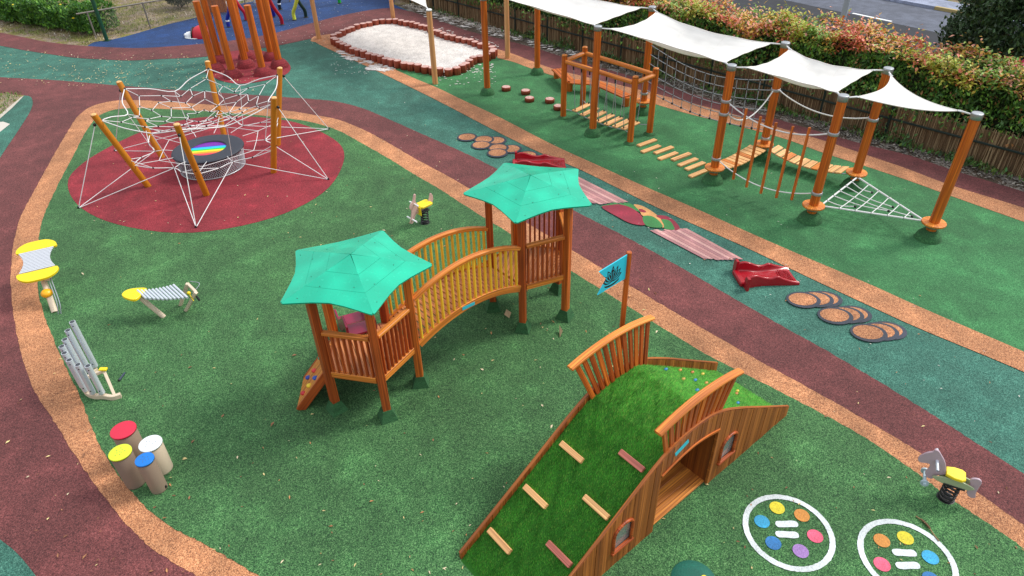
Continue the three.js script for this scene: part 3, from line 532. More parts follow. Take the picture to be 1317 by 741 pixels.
{
  const words = {
    S1: ['orange timber shade post beside the sandpit notch and the stepping stumps'], S2: ['orange timber shade post on a green mound between sandpit and zigzag bench'], S3: ['orange timber shade post standing in front of the hanging plank bridge frame'],
    S4: ['orange timber shade post with disc platform behind the hanging plank bridge frame'], S5: ['orange timber post with disc platform at the end of the flat ground planks'],
    S6: ['orange timber post with disc platform where both curved plank bridges meet'], S7: ['orange timber post with disc platform between the hanging sticks and the triangular net'],
    S8: ['orange timber post with disc platform between plank bridge and triangular net'], S9: ['orange timber post with disc platform under the single point of the triangular sail'],
  };
  for (const k in SP) {
    const b = G(...SP[k]), h = topRow[k] !== undefined ? heightAt(b, topRow[k]) : 2.95, disc = +k[1] >= 4;
    const t = thing('shade_post', words[k][0], 'post', b); post[k] = { b, h, t };
    part('mound', mound(disc ? 0.26 : 0.24, 0.22), M.mound, t);
    part('pole', rod(up(0), up(h - 0.12), 0.098, 0.092, 20), M.postWood, t);
    part('cap', lathe([[0, h - 0.12], [0.102, h - 0.12], [0.104, h - 0.015], [0.094, h], [0, h]], 20), M.steel, t);
    if (disc) {
      part('platform', lathe([[0.08, 0.36], [0.225, 0.36], [0.232, 0.37], [0.232, 0.395], [0.225, 0.405], [0.08, 0.405]], 28), M.railWood, t);
      part('bracket', lathe([[0.1, 0.3], [0.15, 0.3], [0.15, 0.36], [0.1, 0.36]], 16), M.steel, t);
      for (const y of k === 'S5' ? [0.62, 1.72, 2.02] : k === 'S7' ? [0.68, 2.02] : k === 'S6' ? [0.55, 1.78] : k === 'S8' ? [1.68] : k === 'S4' ? [0.62] : []) part('clamp_band', lathe([[0.09, y - 0.03], [0.113, y - 0.03], [0.113, y + 0.03], [0.09, y + 0.03]], 20), M.steel, t);
    }
  }
}
const ptop = (k, dy = -0.06) => post[k].b.clone().setY(post[k].h + dy);
function sailMesh(name, label, c, pull = 0.2, droop = 0.12, stop = 0.3) {          // c: three or four corner points in order
  const t = thing(name, label, 'shade sail', c.reduce((a, p) => a.add(p), new THREE.Vector3()).multiplyScalar(1 / c.length)), o = t.position;
  const mid = o.clone(), k = c.map((p) => p.clone().lerp(mid, Math.min(0.4, stop / p.distanceTo(mid))).sub(o)), N = 24, P = [], U = [], I = [];
  if (k.length === 4) {
    for (let j = 0; j <= N; j++) for (let i = 0; i <= N; i++) {
      const u = i / N, v = j / N, uu = 0.5 + (u - 0.5) * (1 - pull * 4 * v * (1 - v)), vv = 0.5 + (v - 0.5) * (1 - pull * 0.4 * 4 * u * (1 - u));
      const p = k[0].clone().multiplyScalar((1 - uu) * (1 - vv)).addScaledVector(k[1], uu * (1 - vv)).addScaledVector(k[2], uu * vv).addScaledVector(k[3], (1 - uu) * vv);
      p.y -= droop * 16 * u * (1 - u) * v * (1 - v) + 0.06 * 4 * (u * (1 - u) + v * (1 - v)); p.y += 0.007 * Math.sin((u + v) * 19) * Math.pow(2 * Math.abs(u - 0.5), 2) + 0.006 * Math.sin((u - v) * 23 + 1) * Math.pow(2 * Math.abs(v - 0.5), 2);
      P.push(p.x, p.y, p.z); U.push(u * 3, v * 2);
    }
  } else {
    for (let j = 0; j <= N; j++) for (let i = 0; i <= N; i++) {     // fan from corner 2 to edge 0-1
      const u = i / N, v = j / N, e = k[0].clone().lerp(k[1], u), m = k[0].clone().lerp(k[1], 0.5);
      e.lerp(k[2], pull * 0.55 * 4 * u * (1 - u));
      const p = e.lerp(k[2], v); const side = m.clone().lerp(k[2], v).sub(p); p.addScaledVector(side, pull * 1.6 * 4 * v * (1 - v) * Math.abs(u - 0.5));
      p.y -= droop * 4 * v * (1 - v); P.push(p.x, p.y, p.z); U.push(u * 2, v * 2);
    }
  }
  for (let j = 0; j < N; j++) for (let i = 0; i < N; i++) { const a = j * (N + 1) + i; I.push(a, a + 1, a + N + 1, a + 1, a + N + 2, a + N + 1); }
  const g = new THREE.BufferGeometry(); g.setAttribute('position', new THREE.Float32BufferAttribute(P, 3)); g.setAttribute('uv', new THREE.Float32BufferAttribute(U, 2)); g.setIndex(I); g.computeVertexNormals();
  const cloth = part('cloth', g, sailMat, t);
  const at = (i, j) => { const a = (j * (N + 1) + i) * 3; return new THREE.Vector3(P[a], P[a + 1], P[a + 2]); };
  const edge = (f) => { const e = []; for (let i = 0; i <= N; i += 2) e.push(f(i)); return e; };
  const edges = k.length === 4 ? [edge((i) => at(i, 0)), edge((i) => at(i, N)), edge((i) => at(0, i)), edge((i) => at(N, i))] : [edge((i) => at(i, 0)), edge((i) => at(0, i)), edge((i) => at(N, i))];
  if (k.length === 4) for (const f of [8, 16]) part('seam', rope(edge((i) => at(i, f)).map((p) => p.setY(p.y + 0.001)), 0.0045, 24, 4), M.sail, cloth);
  for (const e of edges) part('hem', rope(e, 0.011, 24, 5), M.sail, cloth);
  c.forEach((p, i) => { const q = p.clone().sub(o), d = k[i].clone().sub(q), len = d.length(); d.normalize(); part('strap', rod(q.clone().addScaledVector(d, 0.09), k[i], 0.014, 0.02, 7), M.rope, t); part('corner_ring', new THREE.TorusGeometry(0.035, 0.008, 6, 16).applyMatrix4(frame(k[i], d, up(1))), M.steel, t); void len; });
  return t;
}
const sailMat = new THREE.MeshPhysicalMaterial({ map: texture(512, 512, (i) => { const v = 0.95 * (1 + (wd[i] - 0.5) * 0.05 + (wc[i] - 0.5) * 0.03) - (nFine[i] > 0.965 ? 0.04 : 0); return [v, v * 0.99, v * 0.975]; }, [1, 1]), roughness: 0.9, transmission: 0.2, thickness: 0, side: THREE.DoubleSide });
{
  sailMesh('shade_sail', 'white four-cornered shade sail over the stepping stumps, reaching the sandpit side', [ptop('S1', 0.05), ptop('S2', 0.05), ptop('S4'), ptop('S3')], 0.16, 0.22);
  sailMesh('shade_sail', 'white four-cornered shade sail above the vertical rope net', [ptop('S3'), ptop('S4'), ptop('S6'), ptop('S5')], 0.2, 0.28);
  sailMesh('shade_sail', 'white four-cornered shade sail above the five hanging sticks', [ptop('S5'), ptop('S6'), ptop('S8'), ptop('S7')], 0.19, 0.22);
  sailMesh('shade_sail', 'white triangular shade sail above the triangular ground net', [ptop('S7'), ptop('S8'), ptop('S9')], 0.2, 0.1);
  const c = heightAt(G(560, 108), 14), q = G(560, 108).setY(c);
  sailMesh('shade_sail', 'white shade sail over the sandpit with one tip at a tan pole', [q, V(-8.2, 28.2, 3.1), V(-4.6, 31.2, 3.2), V(-0.2, 25.4, 3.05)].map((p, i) => i ? p : p), 0.3, 0.2);
}
// ---------------------------------------------------------------- adventure course
const clampG = (p, r = 0.022) => new THREE.SphereGeometry(r, 6, 5).translate(p.x, p.y, p.z);
{
  // hanging plank bridge frame
  const B = [[724.3, 152, 71.3], [749, 140, 60.5], [835, 173, 90.5], [810, 185, 102.6]].map(([x, y, t]) => { const b = G(x, y); return { b, h: heightAt(b, t) }; });
  const t = thing('hanging_bridge', 'wooden frame with seven hanging planks on ropes behind the shade post', 'rope bridge', B[0].b), o = t.position;
  const L = (i, y) => B[i].b.clone().sub(o).setY(y), H = 1.8;
  for (let i = 0; i < 4; i++) { part('post', rod(L(i, 0), L(i, H), 0.085, 0.08, 14), M.postWood, t); part('post_cap', lathe([[0, H], [0.084, H], [0.07, H + 0.04], [0, H + 0.05]], 14).translate(L(i, 0).x, 0, L(i, 0).z), M.railWood, t); part('mound', mound(0.17, 0.08).translate(L(i, 0).x, 0, L(i, 0).z), M.mound, t); }
  for (const [a, b] of [[0, 1], [1, 2], [3, 2], [0, 3]]) { const d = L(b, 0).sub(L(a, 0)).normalize().multiplyScalar(0.07); part('beam', rod(L(a, H - 0.14).add(d), L(b, H - 0.14).sub(d), 0.06, 0.06, 12), M.railWood, t); }
  const yP0 = (u) => 0.34 - 0.12 * 4 * u * (1 - u);
  const side = (i, j, u, y) => L(i, 0).lerp(L(j, 0), u).setY(y);
  for (let k = 0; k < 7; k++) {
    const u = 0.14 + k * 0.12, a = side(0, 3, u, yP0(u)), b = side(1, 2, u, yP0(u)), d = b.clone().sub(a).normalize();
    part('plank', beam(a.clone().addScaledVector(d, 0.1), b.clone().addScaledVector(d, -0.1), 0.17, 0.035), M.paleWood, t);
    for (const [p, s] of [[a, 0.14], [b, -0.14]]) { const q = p.clone().addScaledVector(d, s); part('rope', rod(q, q.clone().addScaledVector(d, -s).setY(H - 0.16), 0.009, 0.009, 5), M.ropeGrey, t); part('clamp', [rod(q, q.clone().setY(q.y + 0.07), 0.02, 0.016, 7), rod(q.clone().addScaledVector(d, -s).setY(H - 0.3), q.clone().addScaledVector(d, -s).setY(H - 0.2), 0.02, 0.02, 7)], M.black, t); }
  }
  for (const [i, j, s] of [[0, 3, 0.14], [1, 2, -0.14]]) { const pts = []; const d = L(1, 0).sub(L(0, 0)).normalize(); for (let k = 0; k <= 8; k++) { const u = k / 8; pts.push(side(i, j, u, 0.3 - 0.12 * 4 * u * (1 - u) + (u === 0 || u === 1 ? -0.02 : 0)).addScaledVector(d, u > 0 && u < 1 ? s : 0)); } part('rope', rope(pts, 0.012, 24), M.ropeGrey, t); }
}
{
  // zigzag bench behind it
  const pts = [[716, 89], [733, 105], [768, 107], [806, 124]].map(([x, y]) => G(x, y, 0.3)), t = thing('zigzag_bench', 'low orange timber bench bent in a zigzag behind the hanging planks', 'bench', pts[0].clone().setY(0)), o = t.position;
  const loc = pts.map((p) => p.clone().sub(o));
  for (let i = 0; i < 3; i++) { const d = loc[i + 1].clone().sub(loc[i]).normalize(), n = new THREE.Vector3(-d.z, 0, d.x); for (const s of [-1, 0, 1]) part('seat_plank', beam(loc[i].clone().addScaledVector(n, s * 0.125).addScaledVector(d, s * 0.02 * i), loc[i + 1].clone().addScaledVector(n, s * 0.125), 0.118, 0.045), M.postWood, t); }
  loc.forEach((p, i) => part('leg', rod(p.clone().setY(0), p.clone().setY(0.277), 0.1, 0.1, 14), M.postWood, t));
}
{
  [[651, 116.5], [676, 121], [681, 130.5], [707, 132], [718, 141]].forEach(([x, y], i) => {
    const t = thing('stepping_stump', ['round red-brown stepping stump next to the sandpit side shade post', 'second round stepping stump from the sandpit side shade post', 'third round stepping stump from the sandpit side shade post', 'fourth round stepping stump from the sandpit side shade post', 'round red-brown stepping stump touching the hanging bridge frame post'][i], 'stump', G(x, y), rnd() * 6, 'stepping stumps');
    part('stump', log(0.15, 0.13, 0.014, 22), M.logWood, t); part('top', lathe([[0, 0], [0.132, 0], [0.128, 0.004], [0, 0.005]], 20).translate(0, 0.1305, 0), M.logTop, t);
  });
  const d = G(844, 180.5).sub(G(820, 189)).normalize();
  [[832, 185], [837, 193], [853.5, 194.5], [859, 202], [876, 203], [884.5, 210], [894, 215], [899, 224]].forEach(([x, y], i) => {
    const c = G(x, y), t = thing('ground_plank', `${['first', 'second', 'third', 'fourth', 'fifth', 'sixth', 'seventh', 'eighth'][i]} pale flat ground plank counting from the hanging bridge frame`, 'plank', c, 0, 'planks laid on the ground');
    part('board', beam(d.clone().multiplyScalar(-0.33).setY(0.03), d.clone().multiplyScalar(0.33).setY(0.03), 0.135, 0.045), M.paleWood, t);
  });
}
{
  // vertical net between the fourth and sixth posts
  const a = post.S4.b, b = post.S6.b, t = thing('climbing_net', 'upright grey rope climbing net hanging under the shade sail', 'net', a), d = b.clone().sub(a), L = d.length(); d.normalize();
  const P = (s, y) => d.clone().multiplyScalar(s).setY(y);
  const top = (s) => 2.02 - 0.34 * Math.sin(Math.PI * s / L), bot = (s) => 0.74 - 0.2 * Math.sin(Math.PI * s / L);
  const row = (s, k) => top(s) + (bot(s) - top(s)) * k / 5;
  for (let k = 0; k <= 5; k++) { const pts = []; for (let i = 0; i <= 14; i++) { const s = 0.1 + (L - 0.2) * i / 14; pts.push(P(s, row(s, k))); } part('rope', rope(pts, 0.011, 42), M.ropeGrey, t); }
  const cl = [];
  for (let s = 0.38, c = 0; s < L - 0.25; s += 0.325, c++) { part('rope', rod(P(s, top(s)), P(s + 0.02, bot(s)), 0.01, 0.01, 5), M.ropeGrey, t); for (let k = 0; k <= 5; k++) cl.push(clampG(P(s + 0.02 * k / 5, row(s, k)), k === 5 ? 0.035 : 0.02)); }
  part('clamp', cl, M.black, t);
}
{
  // five sticks hanging on two ropes
  const a = post.S5.b, b = post.S7.b, t = thing('hanging_sticks', 'five slim brown sticks hanging on two curved ropes between posts', 'rope course', a), d = b.clone().sub(a), L = d.length(); d.normalize();
  const P = (s, y) => d.clone().multiplyScalar(s).setY(y);
  const curveY = (s, y0, y1, g) => y0 + (y1 - y0) * s / L - g * 4 * (s / L) * (1 - s / L);
  const rp = (y0, y1, g, r) => { const pts = []; for (let i = 0; i <= 10; i++) { const s = 0.1 + (L - 0.2) * i / 10; pts.push(P(s, curveY(s, y0, y1, g))); } part('rope', rope(pts, r, 30, 6), M.rope, t); };
  rp(2.02, 2.02, 0.3, 0.016); rp(0.62, 0.68, 0.3, 0.014);
  [0.54, 0.91, 1.29, 1.675, 2.03].forEach((s) => { const y1 = curveY(s, 2.02, 2.02, 0.3) + 0.16, y0 = curveY(s, 0.62, 0.68, 0.3) - 0.16; part('stick', rod(P(s, y0), P(s, y1), 0.032, 0.03, 10), M.houseWood, t); });
}
function plankBridge(ka, kb, n, label, tight) {
  const a = post[ka].b, b = post[kb].b, t = thing('plank_bridge', label, 'rope bridge', a), d = b.clone().sub(a), L = d.length(); d.normalize();
  const nn = new THREE.Vector3(-d.z, 0, d.x), s0 = 0.25, s1 = L - 0.25, Y = (s) => 0.36 - tight * 4 * ((s - s0) / (s1 - s0)) * (1 - (s - s0) / (s1 - s0));
  for (let i = 0; i < n; i++) { const s = s0 + (s1 - s0) * (i + 0.5) / n, c = d.clone().multiplyScalar(s).setY(Y(s)), w = (s1 - s0) / n * 0.84; const e = 0.01 * Math.sin(i * 7); part('plank', beam(c.clone().addScaledVector(nn, -0.23 + e), c.clone().addScaledVector(nn, 0.23 + e), w, 0.035, new THREE.Vector3(0, 1, 0).addScaledVector(d, (Y(s - 0.05) - Y(s + 0.05)) / 0.1)), i % 3 === 1 ? M.paleWood : i % 4 === 2 ? M.railWood : M.paleWood, t); }
  for (const o of [-0.17, 0.17]) { const pts = []; for (let i = 0; i <= 8; i++) { const s = 0.14 + (L - 0.28) * i / 8; pts.push(d.clone().multiplyScalar(s).addScaledVector(nn, o * (i === 0 || i === 8 ? 0.5 : 1)).setY(Y(Math.max(s0, Math.min(s1, s))) - 0.03)); } part('cable', rope(pts, 0.014, 24), M.steel, t); }
  return t;
}
plankBridge('S5', 'S6', 10, 'short curved bridge of pale planks behind the hanging sticks', 0.07);
plankBridge('S6', 'S8', 10, 'curved sagging bridge of pale planks leading to the triangular net', 0.13);
function handRope(ka, kb, ya, yb, g, label) {
  const a = post[ka].b, b = post[kb].b, t = thing('hand_rope', label, 'rope', a), q = b.clone().sub(a), d = q.clone().normalize().multiplyScalar(0.1);
  part('rope', rope(sag(up(ya).add(d), q.clone().setY(yb).sub(d), g), 0.016, 24, 6), M.rope, t);
  part('thimble', [rod(up(ya).add(d.clone().multiplyScalar(0.9)), up(ya - 0.02).add(d.clone().multiplyScalar(1.6)), 0.026, 0.02, 8)], M.steel, t);
}
handRope('S6', 'S8', 1.78, 1.68, 0.22, 'sagging white hand rope above the plank bridge to the triangular net');
handRope('S5', 'S6', 1.72, 1.78, 0.42, 'sagging white hand rope above the short curved plank bridge');
{
  // triangular net
  const k = ['S7', 'S8', 'S9'], c = k.map((n) => post[n].b.clone()), o = c[0].clone(), mid = c[0].clone().add(c[1]).add(c[2]).multiplyScalar(1 / 3), t = thing('triangular_net', 'triangular white rope net stretched low between three disc platforms', 'net', o);
  const v = c.map((p) => p.clone().add(mid.clone().sub(p).normalize().multiplyScalar(0.17)).sub(o).setY(0.35));
  for (let i = 0; i < 3; i++) part('edge_rope', rod(v[i], v[(i + 1) % 3], 0.02, 0.02, 8), M.rope, t);
  const [A, B, C] = v, dy = (p, u) => { p.y -= 0.05 * u; return p; }, cl = [];
  for (let i = 1; i <= 5; i++) { const u = i / 6, p = A.clone().lerp(C, u * 0.93 + 0.03), q = B.clone().lerp(C, u * 0.93 + 0.03); part('rope', rope(sag(p, q, 0.05 * (1 - u)), 0.011, 12), M.rope, t); cl.push(clampG(p), clampG(q)); }
  for (let j = 1; j <= 5; j++) { const w = j / 6, p = A.clone().lerp(B, w), end = j === 3 ? 0.86 : j === 2 || j === 4 ? 0.62 : 0.3, q = p.clone().lerp(C, end); const pts = [p.clone(), dy(p.clone().lerp(q, 0.5), 1), q]; part('rope', rope(pts, 0.012, 10), M.rope, t); cl.push(clampG(p, 0.026), clampG(q, 0.03)); }
  part('clamp', cl, M.black, t);
}
// ---------------------------------------------------------------- net climber over the trampoline
{
  const C = V(-7.665, 16.233), RB = 1.736, RT = 2.279, H = 2.009, ROT = -2.417, RA = 3.33, t = thing('net_climber', 'white rope net climber on six leaning golden posts above the trampoline', 'net climber', C);
  const pol = (a, r, h) => new THREE.Vector3(r * Math.cos(a), h, -r * Math.sin(a)), ang = (k) => ROT + k * Math.PI / 3;
  const cl = [];
  for (let k = 0; k < 6; k++) {
    const a = ang(k), b = pol(a, RB, 0), p = pol(a, RT, H);
    const ps = part('post', rod(b, p, 0.076, 0.072, 16), M.goldPole, t);
    part('cap', new THREE.SphereGeometry(0.0725, 14, 8).scale(1, 0.5, 1).translate(p.x, p.y, p.z), M.paleWood, ps);
    const A = pol(a, RA, 0.02);
    part('guy_rope', rod(pol(a, RT + 0.05, H - 0.22), A, 0.0095, 0.0095, 6), M.rope, t);
    for (const s of [-1, 1]) part('guy_rope', rod(pol(a + s * Math.PI / 6, 1.36, 0.55), A, 0.0095, 0.0095, 6), M.rope, t);
    cl.push(rod(A.clone().setY(0), A.clone().setY(0.06), 0.03, 0.02, 8), clampG(pol(a, RT + 0.06, H - 0.22), 0.04), clampG(pol(a, RT - 0.1, H - 0.16), 0.04));
  }
  // upper web: a sagging dish between the post heads, bent rows with staggered links
  const D = 24, q6 = (i) => { const f = ((i % 4) + 4) % 4 / 4; return Math.min(f, 1 - f) * 2; };   // 0 at a post, 1 halfway
  const edgeR = (i) => (RT - 0.1) + (1.66 - RT + 0.1) * q6(i), edgeH = (i) => (H - 0.16) + (1.56 - H + 0.16) * q6(i);
  const FR6 = [1, 0.8, 0.6, 0.4, 0.2];
  const node = (i, j) => {
    const a = ROT + i / D * 2 * Math.PI, k = FR6[j], in2 = j > 0, z = in2 ? ((i + j) % 2 ? 0.055 : -0.055) * (k + 0.2) : 0, q = in2 ? hash2((i % D) + 50, j, 31) - 0.5 : 0, w = in2 ? hash2((i % D) + 50, j, 37) - 0.5 : 0;
    return pol(a + w * 0.07, edgeR(i) * k + z + q * 0.08, 1.3 + (edgeH(i) - 1.3) * Math.pow(k, 1.4));
  };
  const seg = (name, p, q) => part(name, rod(p, q, 0.0082, 0.0082, 5, true), M.rope, t);
  for (let k = 0; k < 6; k++) { const pts = []; for (let i = 0; i <= 4; i++) pts.push(node(k * 4 + i, 0)); part('edge_rope', rope(pts, 0.0135, 16), M.rope, t); }
  for (let j = 1; j < 5; j++) {
    const st = j >= 3 ? 2 : 1;
    for (let k = 0; k < 6; k++) { const g = []; for (let i = 0; i < 4; i += st) g.push(rod(node(k * 4 + i, j), node((k * 4 + i + st) % D, j), 0.0082, 0.0082, 5, true)); part('row_rope', g, M.rope, t); }
    for (let i = 0; i < D; i += st) cl.push(clampG(node(i, j), 0.024));
  }
  for (let j = 0; j < 4; j++) for (let i = 0; i < D; i++) { const inner = j >= 2; if (inner ? (j === 2 ? i % 2 === 0 : i % 4 === 2) : (i + j) % 2 === 0) seg('link_rope', node(i, j), node(i, j + 1)); }
  // lower web from the posts to the trampoline rim
  const low = (i) => { const m = q6(i), a = ROT + i / D * 2 * Math.PI; return pol(a, (RB + 0.16) + (1.36 - RB - 0.16) * m, 0.64 - 0.09 * m); }, mid2 = (i) => pol(ROT + i / D * 2 * Math.PI, (i % 4 === 0 ? 1.3 : 1.14) + ((i % 2) ? 0.03 : 0), 0.56);
  for (let k = 0; k < 6; k++) { const pts = []; for (let i = 0; i <= 4; i++) pts.push(low(k * 4 + i)); part('edge_rope', rope(pts, 0.012, 12), M.rope, t); const a = ang(k); cl.push(clampG(pol(a, RB + 0.2, 0.62), 0.035), clampG(pol(a, RB + 0.26, 0.78), 0.035)); seg('link_rope', pol(a, RB + 0.22, 0.8), low(k * 4 + 1)); seg('link_rope', pol(a, RB + 0.22, 0.8), low(k * 4 + 23)); }
  for (let i = 0; i < D; i++) { if (i % 2 === 0) seg('row_rope', mid2(i), mid2((i + 2) % D)); if (i % 2 === 0) seg('link_rope', low(i), mid2(i)); if (i % 2 === 0) seg('link_rope', mid2(i), pol(ROT + i / D * 2 * Math.PI + 0.05, 0.88, 0.53)); cl.push(clampG(low(i))); }
  for (let k = 0; k < 6; k++) seg('drop_rope', node(k * 4 + 2, 0), low(k * 4 + 2));
  part('clamp', cl, M.black, t).userData.kind = 'stuff';
  // trampoline
  const tr = thing('trampoline', 'round black trampoline with rainbow striped bed and wire mesh skirt', 'trampoline', G(267, 190, 0.55).setY(0));
  const R = 0.87;
  part('rim', lathe([[0.45, 0.515], [0.46, 0.55], [0.8, 0.555], [R, 0.54], [R + 0.015, 0.51], [R - 0.02, 0.48], [0.6, 0.49], [0.45, 0.515]], 48), M.tramp, tr);
  const cols = [[120, 40, 160], [70, 60, 190], [30, 190, 230], [40, 210, 60], [236, 220, 40], [250, 150, 30], [236, 70, 80]], bed = holder('bed', tr), ta = 0.17;
  const cuts = [0.48, 0.2, 0.15, 0.03, -0.06, -0.15, -0.25, -0.48];
  for (let k = 0; k < 7; k++) {
    const pts = [], y0 = cuts[k + 1], y1 = cuts[k], cl2 = (y) => Math.max(-0.4649, Math.min(0.4649, y));
    const lo = cl2(y0), hi = cl2(y1), w = (y) => Math.sqrt(Math.max(0, 0.465 ** 2 - y * y));
    for (let i = 0; i <= 10; i++) { const y = lo + (hi - lo) * i / 10; pts.push([w(y), y]); }
    for (let i = 10; i >= 0; i--) { const y = lo + (hi - lo) * i / 10; pts.push([-w(y), y]); }
    const s = sheet(pts.map(([x, y]) => new THREE.Vector3(x * Math.cos(ta) - y * Math.sin(ta), 0, -(x * Math.sin(ta) + y * Math.cos(ta)))), 0.51); part('stripe', s, plain(...cols[k], 0.6), bed);
  }
  const mesh = [];
  for (let i = 0; i < 90; i++) for (const s of [1, -1]) { const pts = []; for (let j = 0; j <= 4; j++) { const v = j / 4, a = i / 90 * 6.283 + s * v * 0.4; pts.push(pol(a, R - 0.03 - 0.05 * v, 0.49 - 0.47 * v)); } mesh.push(rope(pts, 0.0065, 4, 3)); }
  part('wire_skirt', mesh, M.bar, tr).userData.kind = 'stuff';
  part('base_ring', new THREE.TorusGeometry(R - 0.08, 0.018, 6, 48).rotateX(Math.PI / 2).translate(0, 0.035, 0), M.steel, tr);
  for (let k = 0; k < 6; k++) part('leg', rod(pol(k * 1.047, 0.72, 0), pol(k * 1.047, 0.72, 0.5), 0.025, 0.025, 8), M.black, tr);
}
// ---------------------------------------------------------------- twin tower playhouse with arched bridge
{
  const T1 = { c: [-2.209, 7.76], R: 0.71, rot: -1.171, deck: 0.79, rail: 1.55, tip: 2.267, apex: 2.54 }, T2 = { c: [0.344, 9.79], R: 0.70, rot: -1.813, deck: 0.94, rail: 1.72, tip: 2.404, apex: 2.661 };
  const t = thing('playhouse', 'two pentagonal wooden towers with green star roofs joined by an arched bridge', 'playhouse', V(-0.95, 8.8)), o = t.position;
  const P = (T, k, h = 0, R = T.R) => { const a = T.rot + k * 2 * Math.PI / 5; return V(T.c[0] + R * Math.cos(a), T.c[1] + R * Math.sin(a), h).sub(o); };
  const C = (T, h) => V(T.c[0], T.c[1], h).sub(o);
  function fence2(a, b, lo, hi, n, mat, tilt) {                   // rails and balusters between two points
    const d = b.clone().sub(a).normalize(), a0 = a.clone().addScaledVector(d, 0.065), b0 = b.clone().addScaledVector(d, -0.065);
    part('top_rail', beam(a0.clone().setY(hi), b0.clone().setY(hi), 0.085, 0.055), M.railWood, t);
    part('bottom_rail', beam(a0.clone().setY(lo - 0.02), b0.clone().setY(lo - 0.02), 0.06, 0.11), M.railWood, t);
    for (let i = 0; i < n; i++) { const p = a0.clone().lerp(b0, (i + 0.5) / n); part('baluster', beam(p.clone().setY(lo + 0.037), p.clone().setY(hi - 0.03), 0.058, 0.028, d), mat, t); }
  }
  for (const T of [T1, T2]) {
    for (let k = 0; k < 5; k++) {
      const b = P(T, k, 0), d = C(T, 0).sub(b).normalize();
      part('post', beam(b.clone(), b.clone().setY(T.tip + 0.02), 0.115, 0.115, d), k % 2 ? M.houseWood : M.houseDark, t);
      const g = new THREE.CylinderGeometry(0.1, 0.19, 0.2, 4, 1).toNonIndexed(); g.computeVertexNormals(); g.rotateY(Math.PI / 4 + Math.atan2(-d.z, d.x)); g.translate(b.x, 0.1, b.z); part('footing', g, M.mound, t);
    }
    // deck: planks clipped to the pentagon
    const ring = [0, 1, 2, 3, 4].map((k) => P(T, k, 0, T.R - 0.02)), ax = ring[1].clone().sub(ring[4]).normalize(), ay = new THREE.Vector3(-ax.z, 0, ax.x), c = C(T, 0);
    for (let u = -0.7; u < 0.7; u += 0.125) {
      let poly = ring.map((p) => [p.clone().sub(c).dot(ax), p.clone().sub(c).dot(ay)]);
      for (const [lim, sg] of [[u, 1], [u + 0.117, -1]]) { const out = []; poly.forEach((p, i) => { const q = poly[(i + 1) % poly.length], a = (p[0] - lim) * sg, b = (q[0] - lim) * sg; if (a >= 0) out.push(p); if (a * b < 0) { const s = a / (a - b); out.push([p[0] + (q[0] - p[0]) * s, p[1] + (q[1] - p[1]) * s]); } }); poly = out; }
      if (poly.length < 3) continue;
      const g = slab(poly, 0.035, 0.003); g.applyMatrix4(new THREE.Matrix4().makeBasis(ax, ay, new THREE.Vector3().crossVectors(ax, ay)).setPosition(c.clone().setY(T.deck)));
      part('deck_plank', g, M.deckWood, t);
    }
    // star roof: five folded panels of three boards each
    const roof = holder('roof', t), Rt = 1.11, slope = T.apex - T.tip;
    for (let k = 0; k < 5; k++) {
      const a = T.rot + (k + 0.5) * 2 * Math.PI / 5, out = V(Math.cos(a), Math.sin(a)), mid = Rt * Math.cos(Math.PI / 5), lat = Rt * Math.sin(Math.PI / 5), ls = Math.hypot(mid, slope);
      const dn = out.clone().multiplyScalar(mid / ls).add(up(-slope / ls)), tx = new THREE.Vector3(-out.z, 0, out.x), nz = new THREE.Vector3().crossVectors(tx, dn), e = 0.0006;
      const nv = ls * 0.81 / 0.898, edge = [[lat * (1 - 0.03 / ls) - e, ls - 0.03], [lat - 0.018, ls - 0.004], [lat - 0.045, ls - 0.001], [lat * 0.66, ls * 0.96], [lat * 0.34, nv + 0.016], [0, nv - 0.008], [-lat * 0.34, nv + 0.016], [-lat * 0.66, ls * 0.96], [-lat + 0.045, ls - 0.001], [-lat + 0.018, ls - 0.004], [-lat * (1 - 0.03 / ls) + e, ls - 0.03]];
      const W = (v) => lat * v / ls - e, f1 = 0.36 * ls, f2 = 0.66 * ls;
      const boards = [[[0, 0.01], [W(f1), f1 - 0.003], [-W(f1), f1 - 0.003]], [[W(f1), f1], [W(f2), f2 - 0.003], [-W(f2), f2 - 0.003], [-W(f1), f1]], [[W(f2), f2], ...edge, [-W(f2), f2]]];
      const flip = nz.y < 0, m = new THREE.Matrix4().makeBasis(flip ? tx.clone().negate() : tx, dn, flip ? nz.clone().negate() : nz).setPosition(C(T, T.apex));
      for (const b of boards) part('roof_board', slab(b, 0.026, 0).translate(0, 0, -0.013).applyMatrix4(m), M.roof, roof);
      const bolts = []; for (const [x, y] of [[0.22, 0.6], [-0.25, 0.55], [0.45, 0.83]]) bolts.push(new THREE.CylinderGeometry(0.006, 0.007, 0.008, 8).rotateX(Math.PI / 2).translate(x, y, 0.002).applyMatrix4(m));
      part('bolt', bolts, plain(16, 96, 80, 0.5), roof);
      part('rafter', beam(C(T, T.apex - 0.06), P(T, k, T.tip - 0.03, 0.95), 0.05, 0.06), M.houseDark, t);
    }
  }
  fence2(P(T1, 4), P(T1, 0), T1.deck, T1.rail, 8, M.houseDark); fence2(P(T1, 0), P(T1, 1), T1.deck, T1.rail, 8, M.houseDark);
  fence2(P(T2, 0), P(T2, 1), T2.deck, T2.rail, 8, M.houseDark); fence2(P(T2, 1), P(T2, 2), T2.deck, T2.rail, 8, M.houseDark); fence2(P(T2, 2), P(T2, 3), T2.deck, T2.rail + 0.3, 8, M.houseDark);
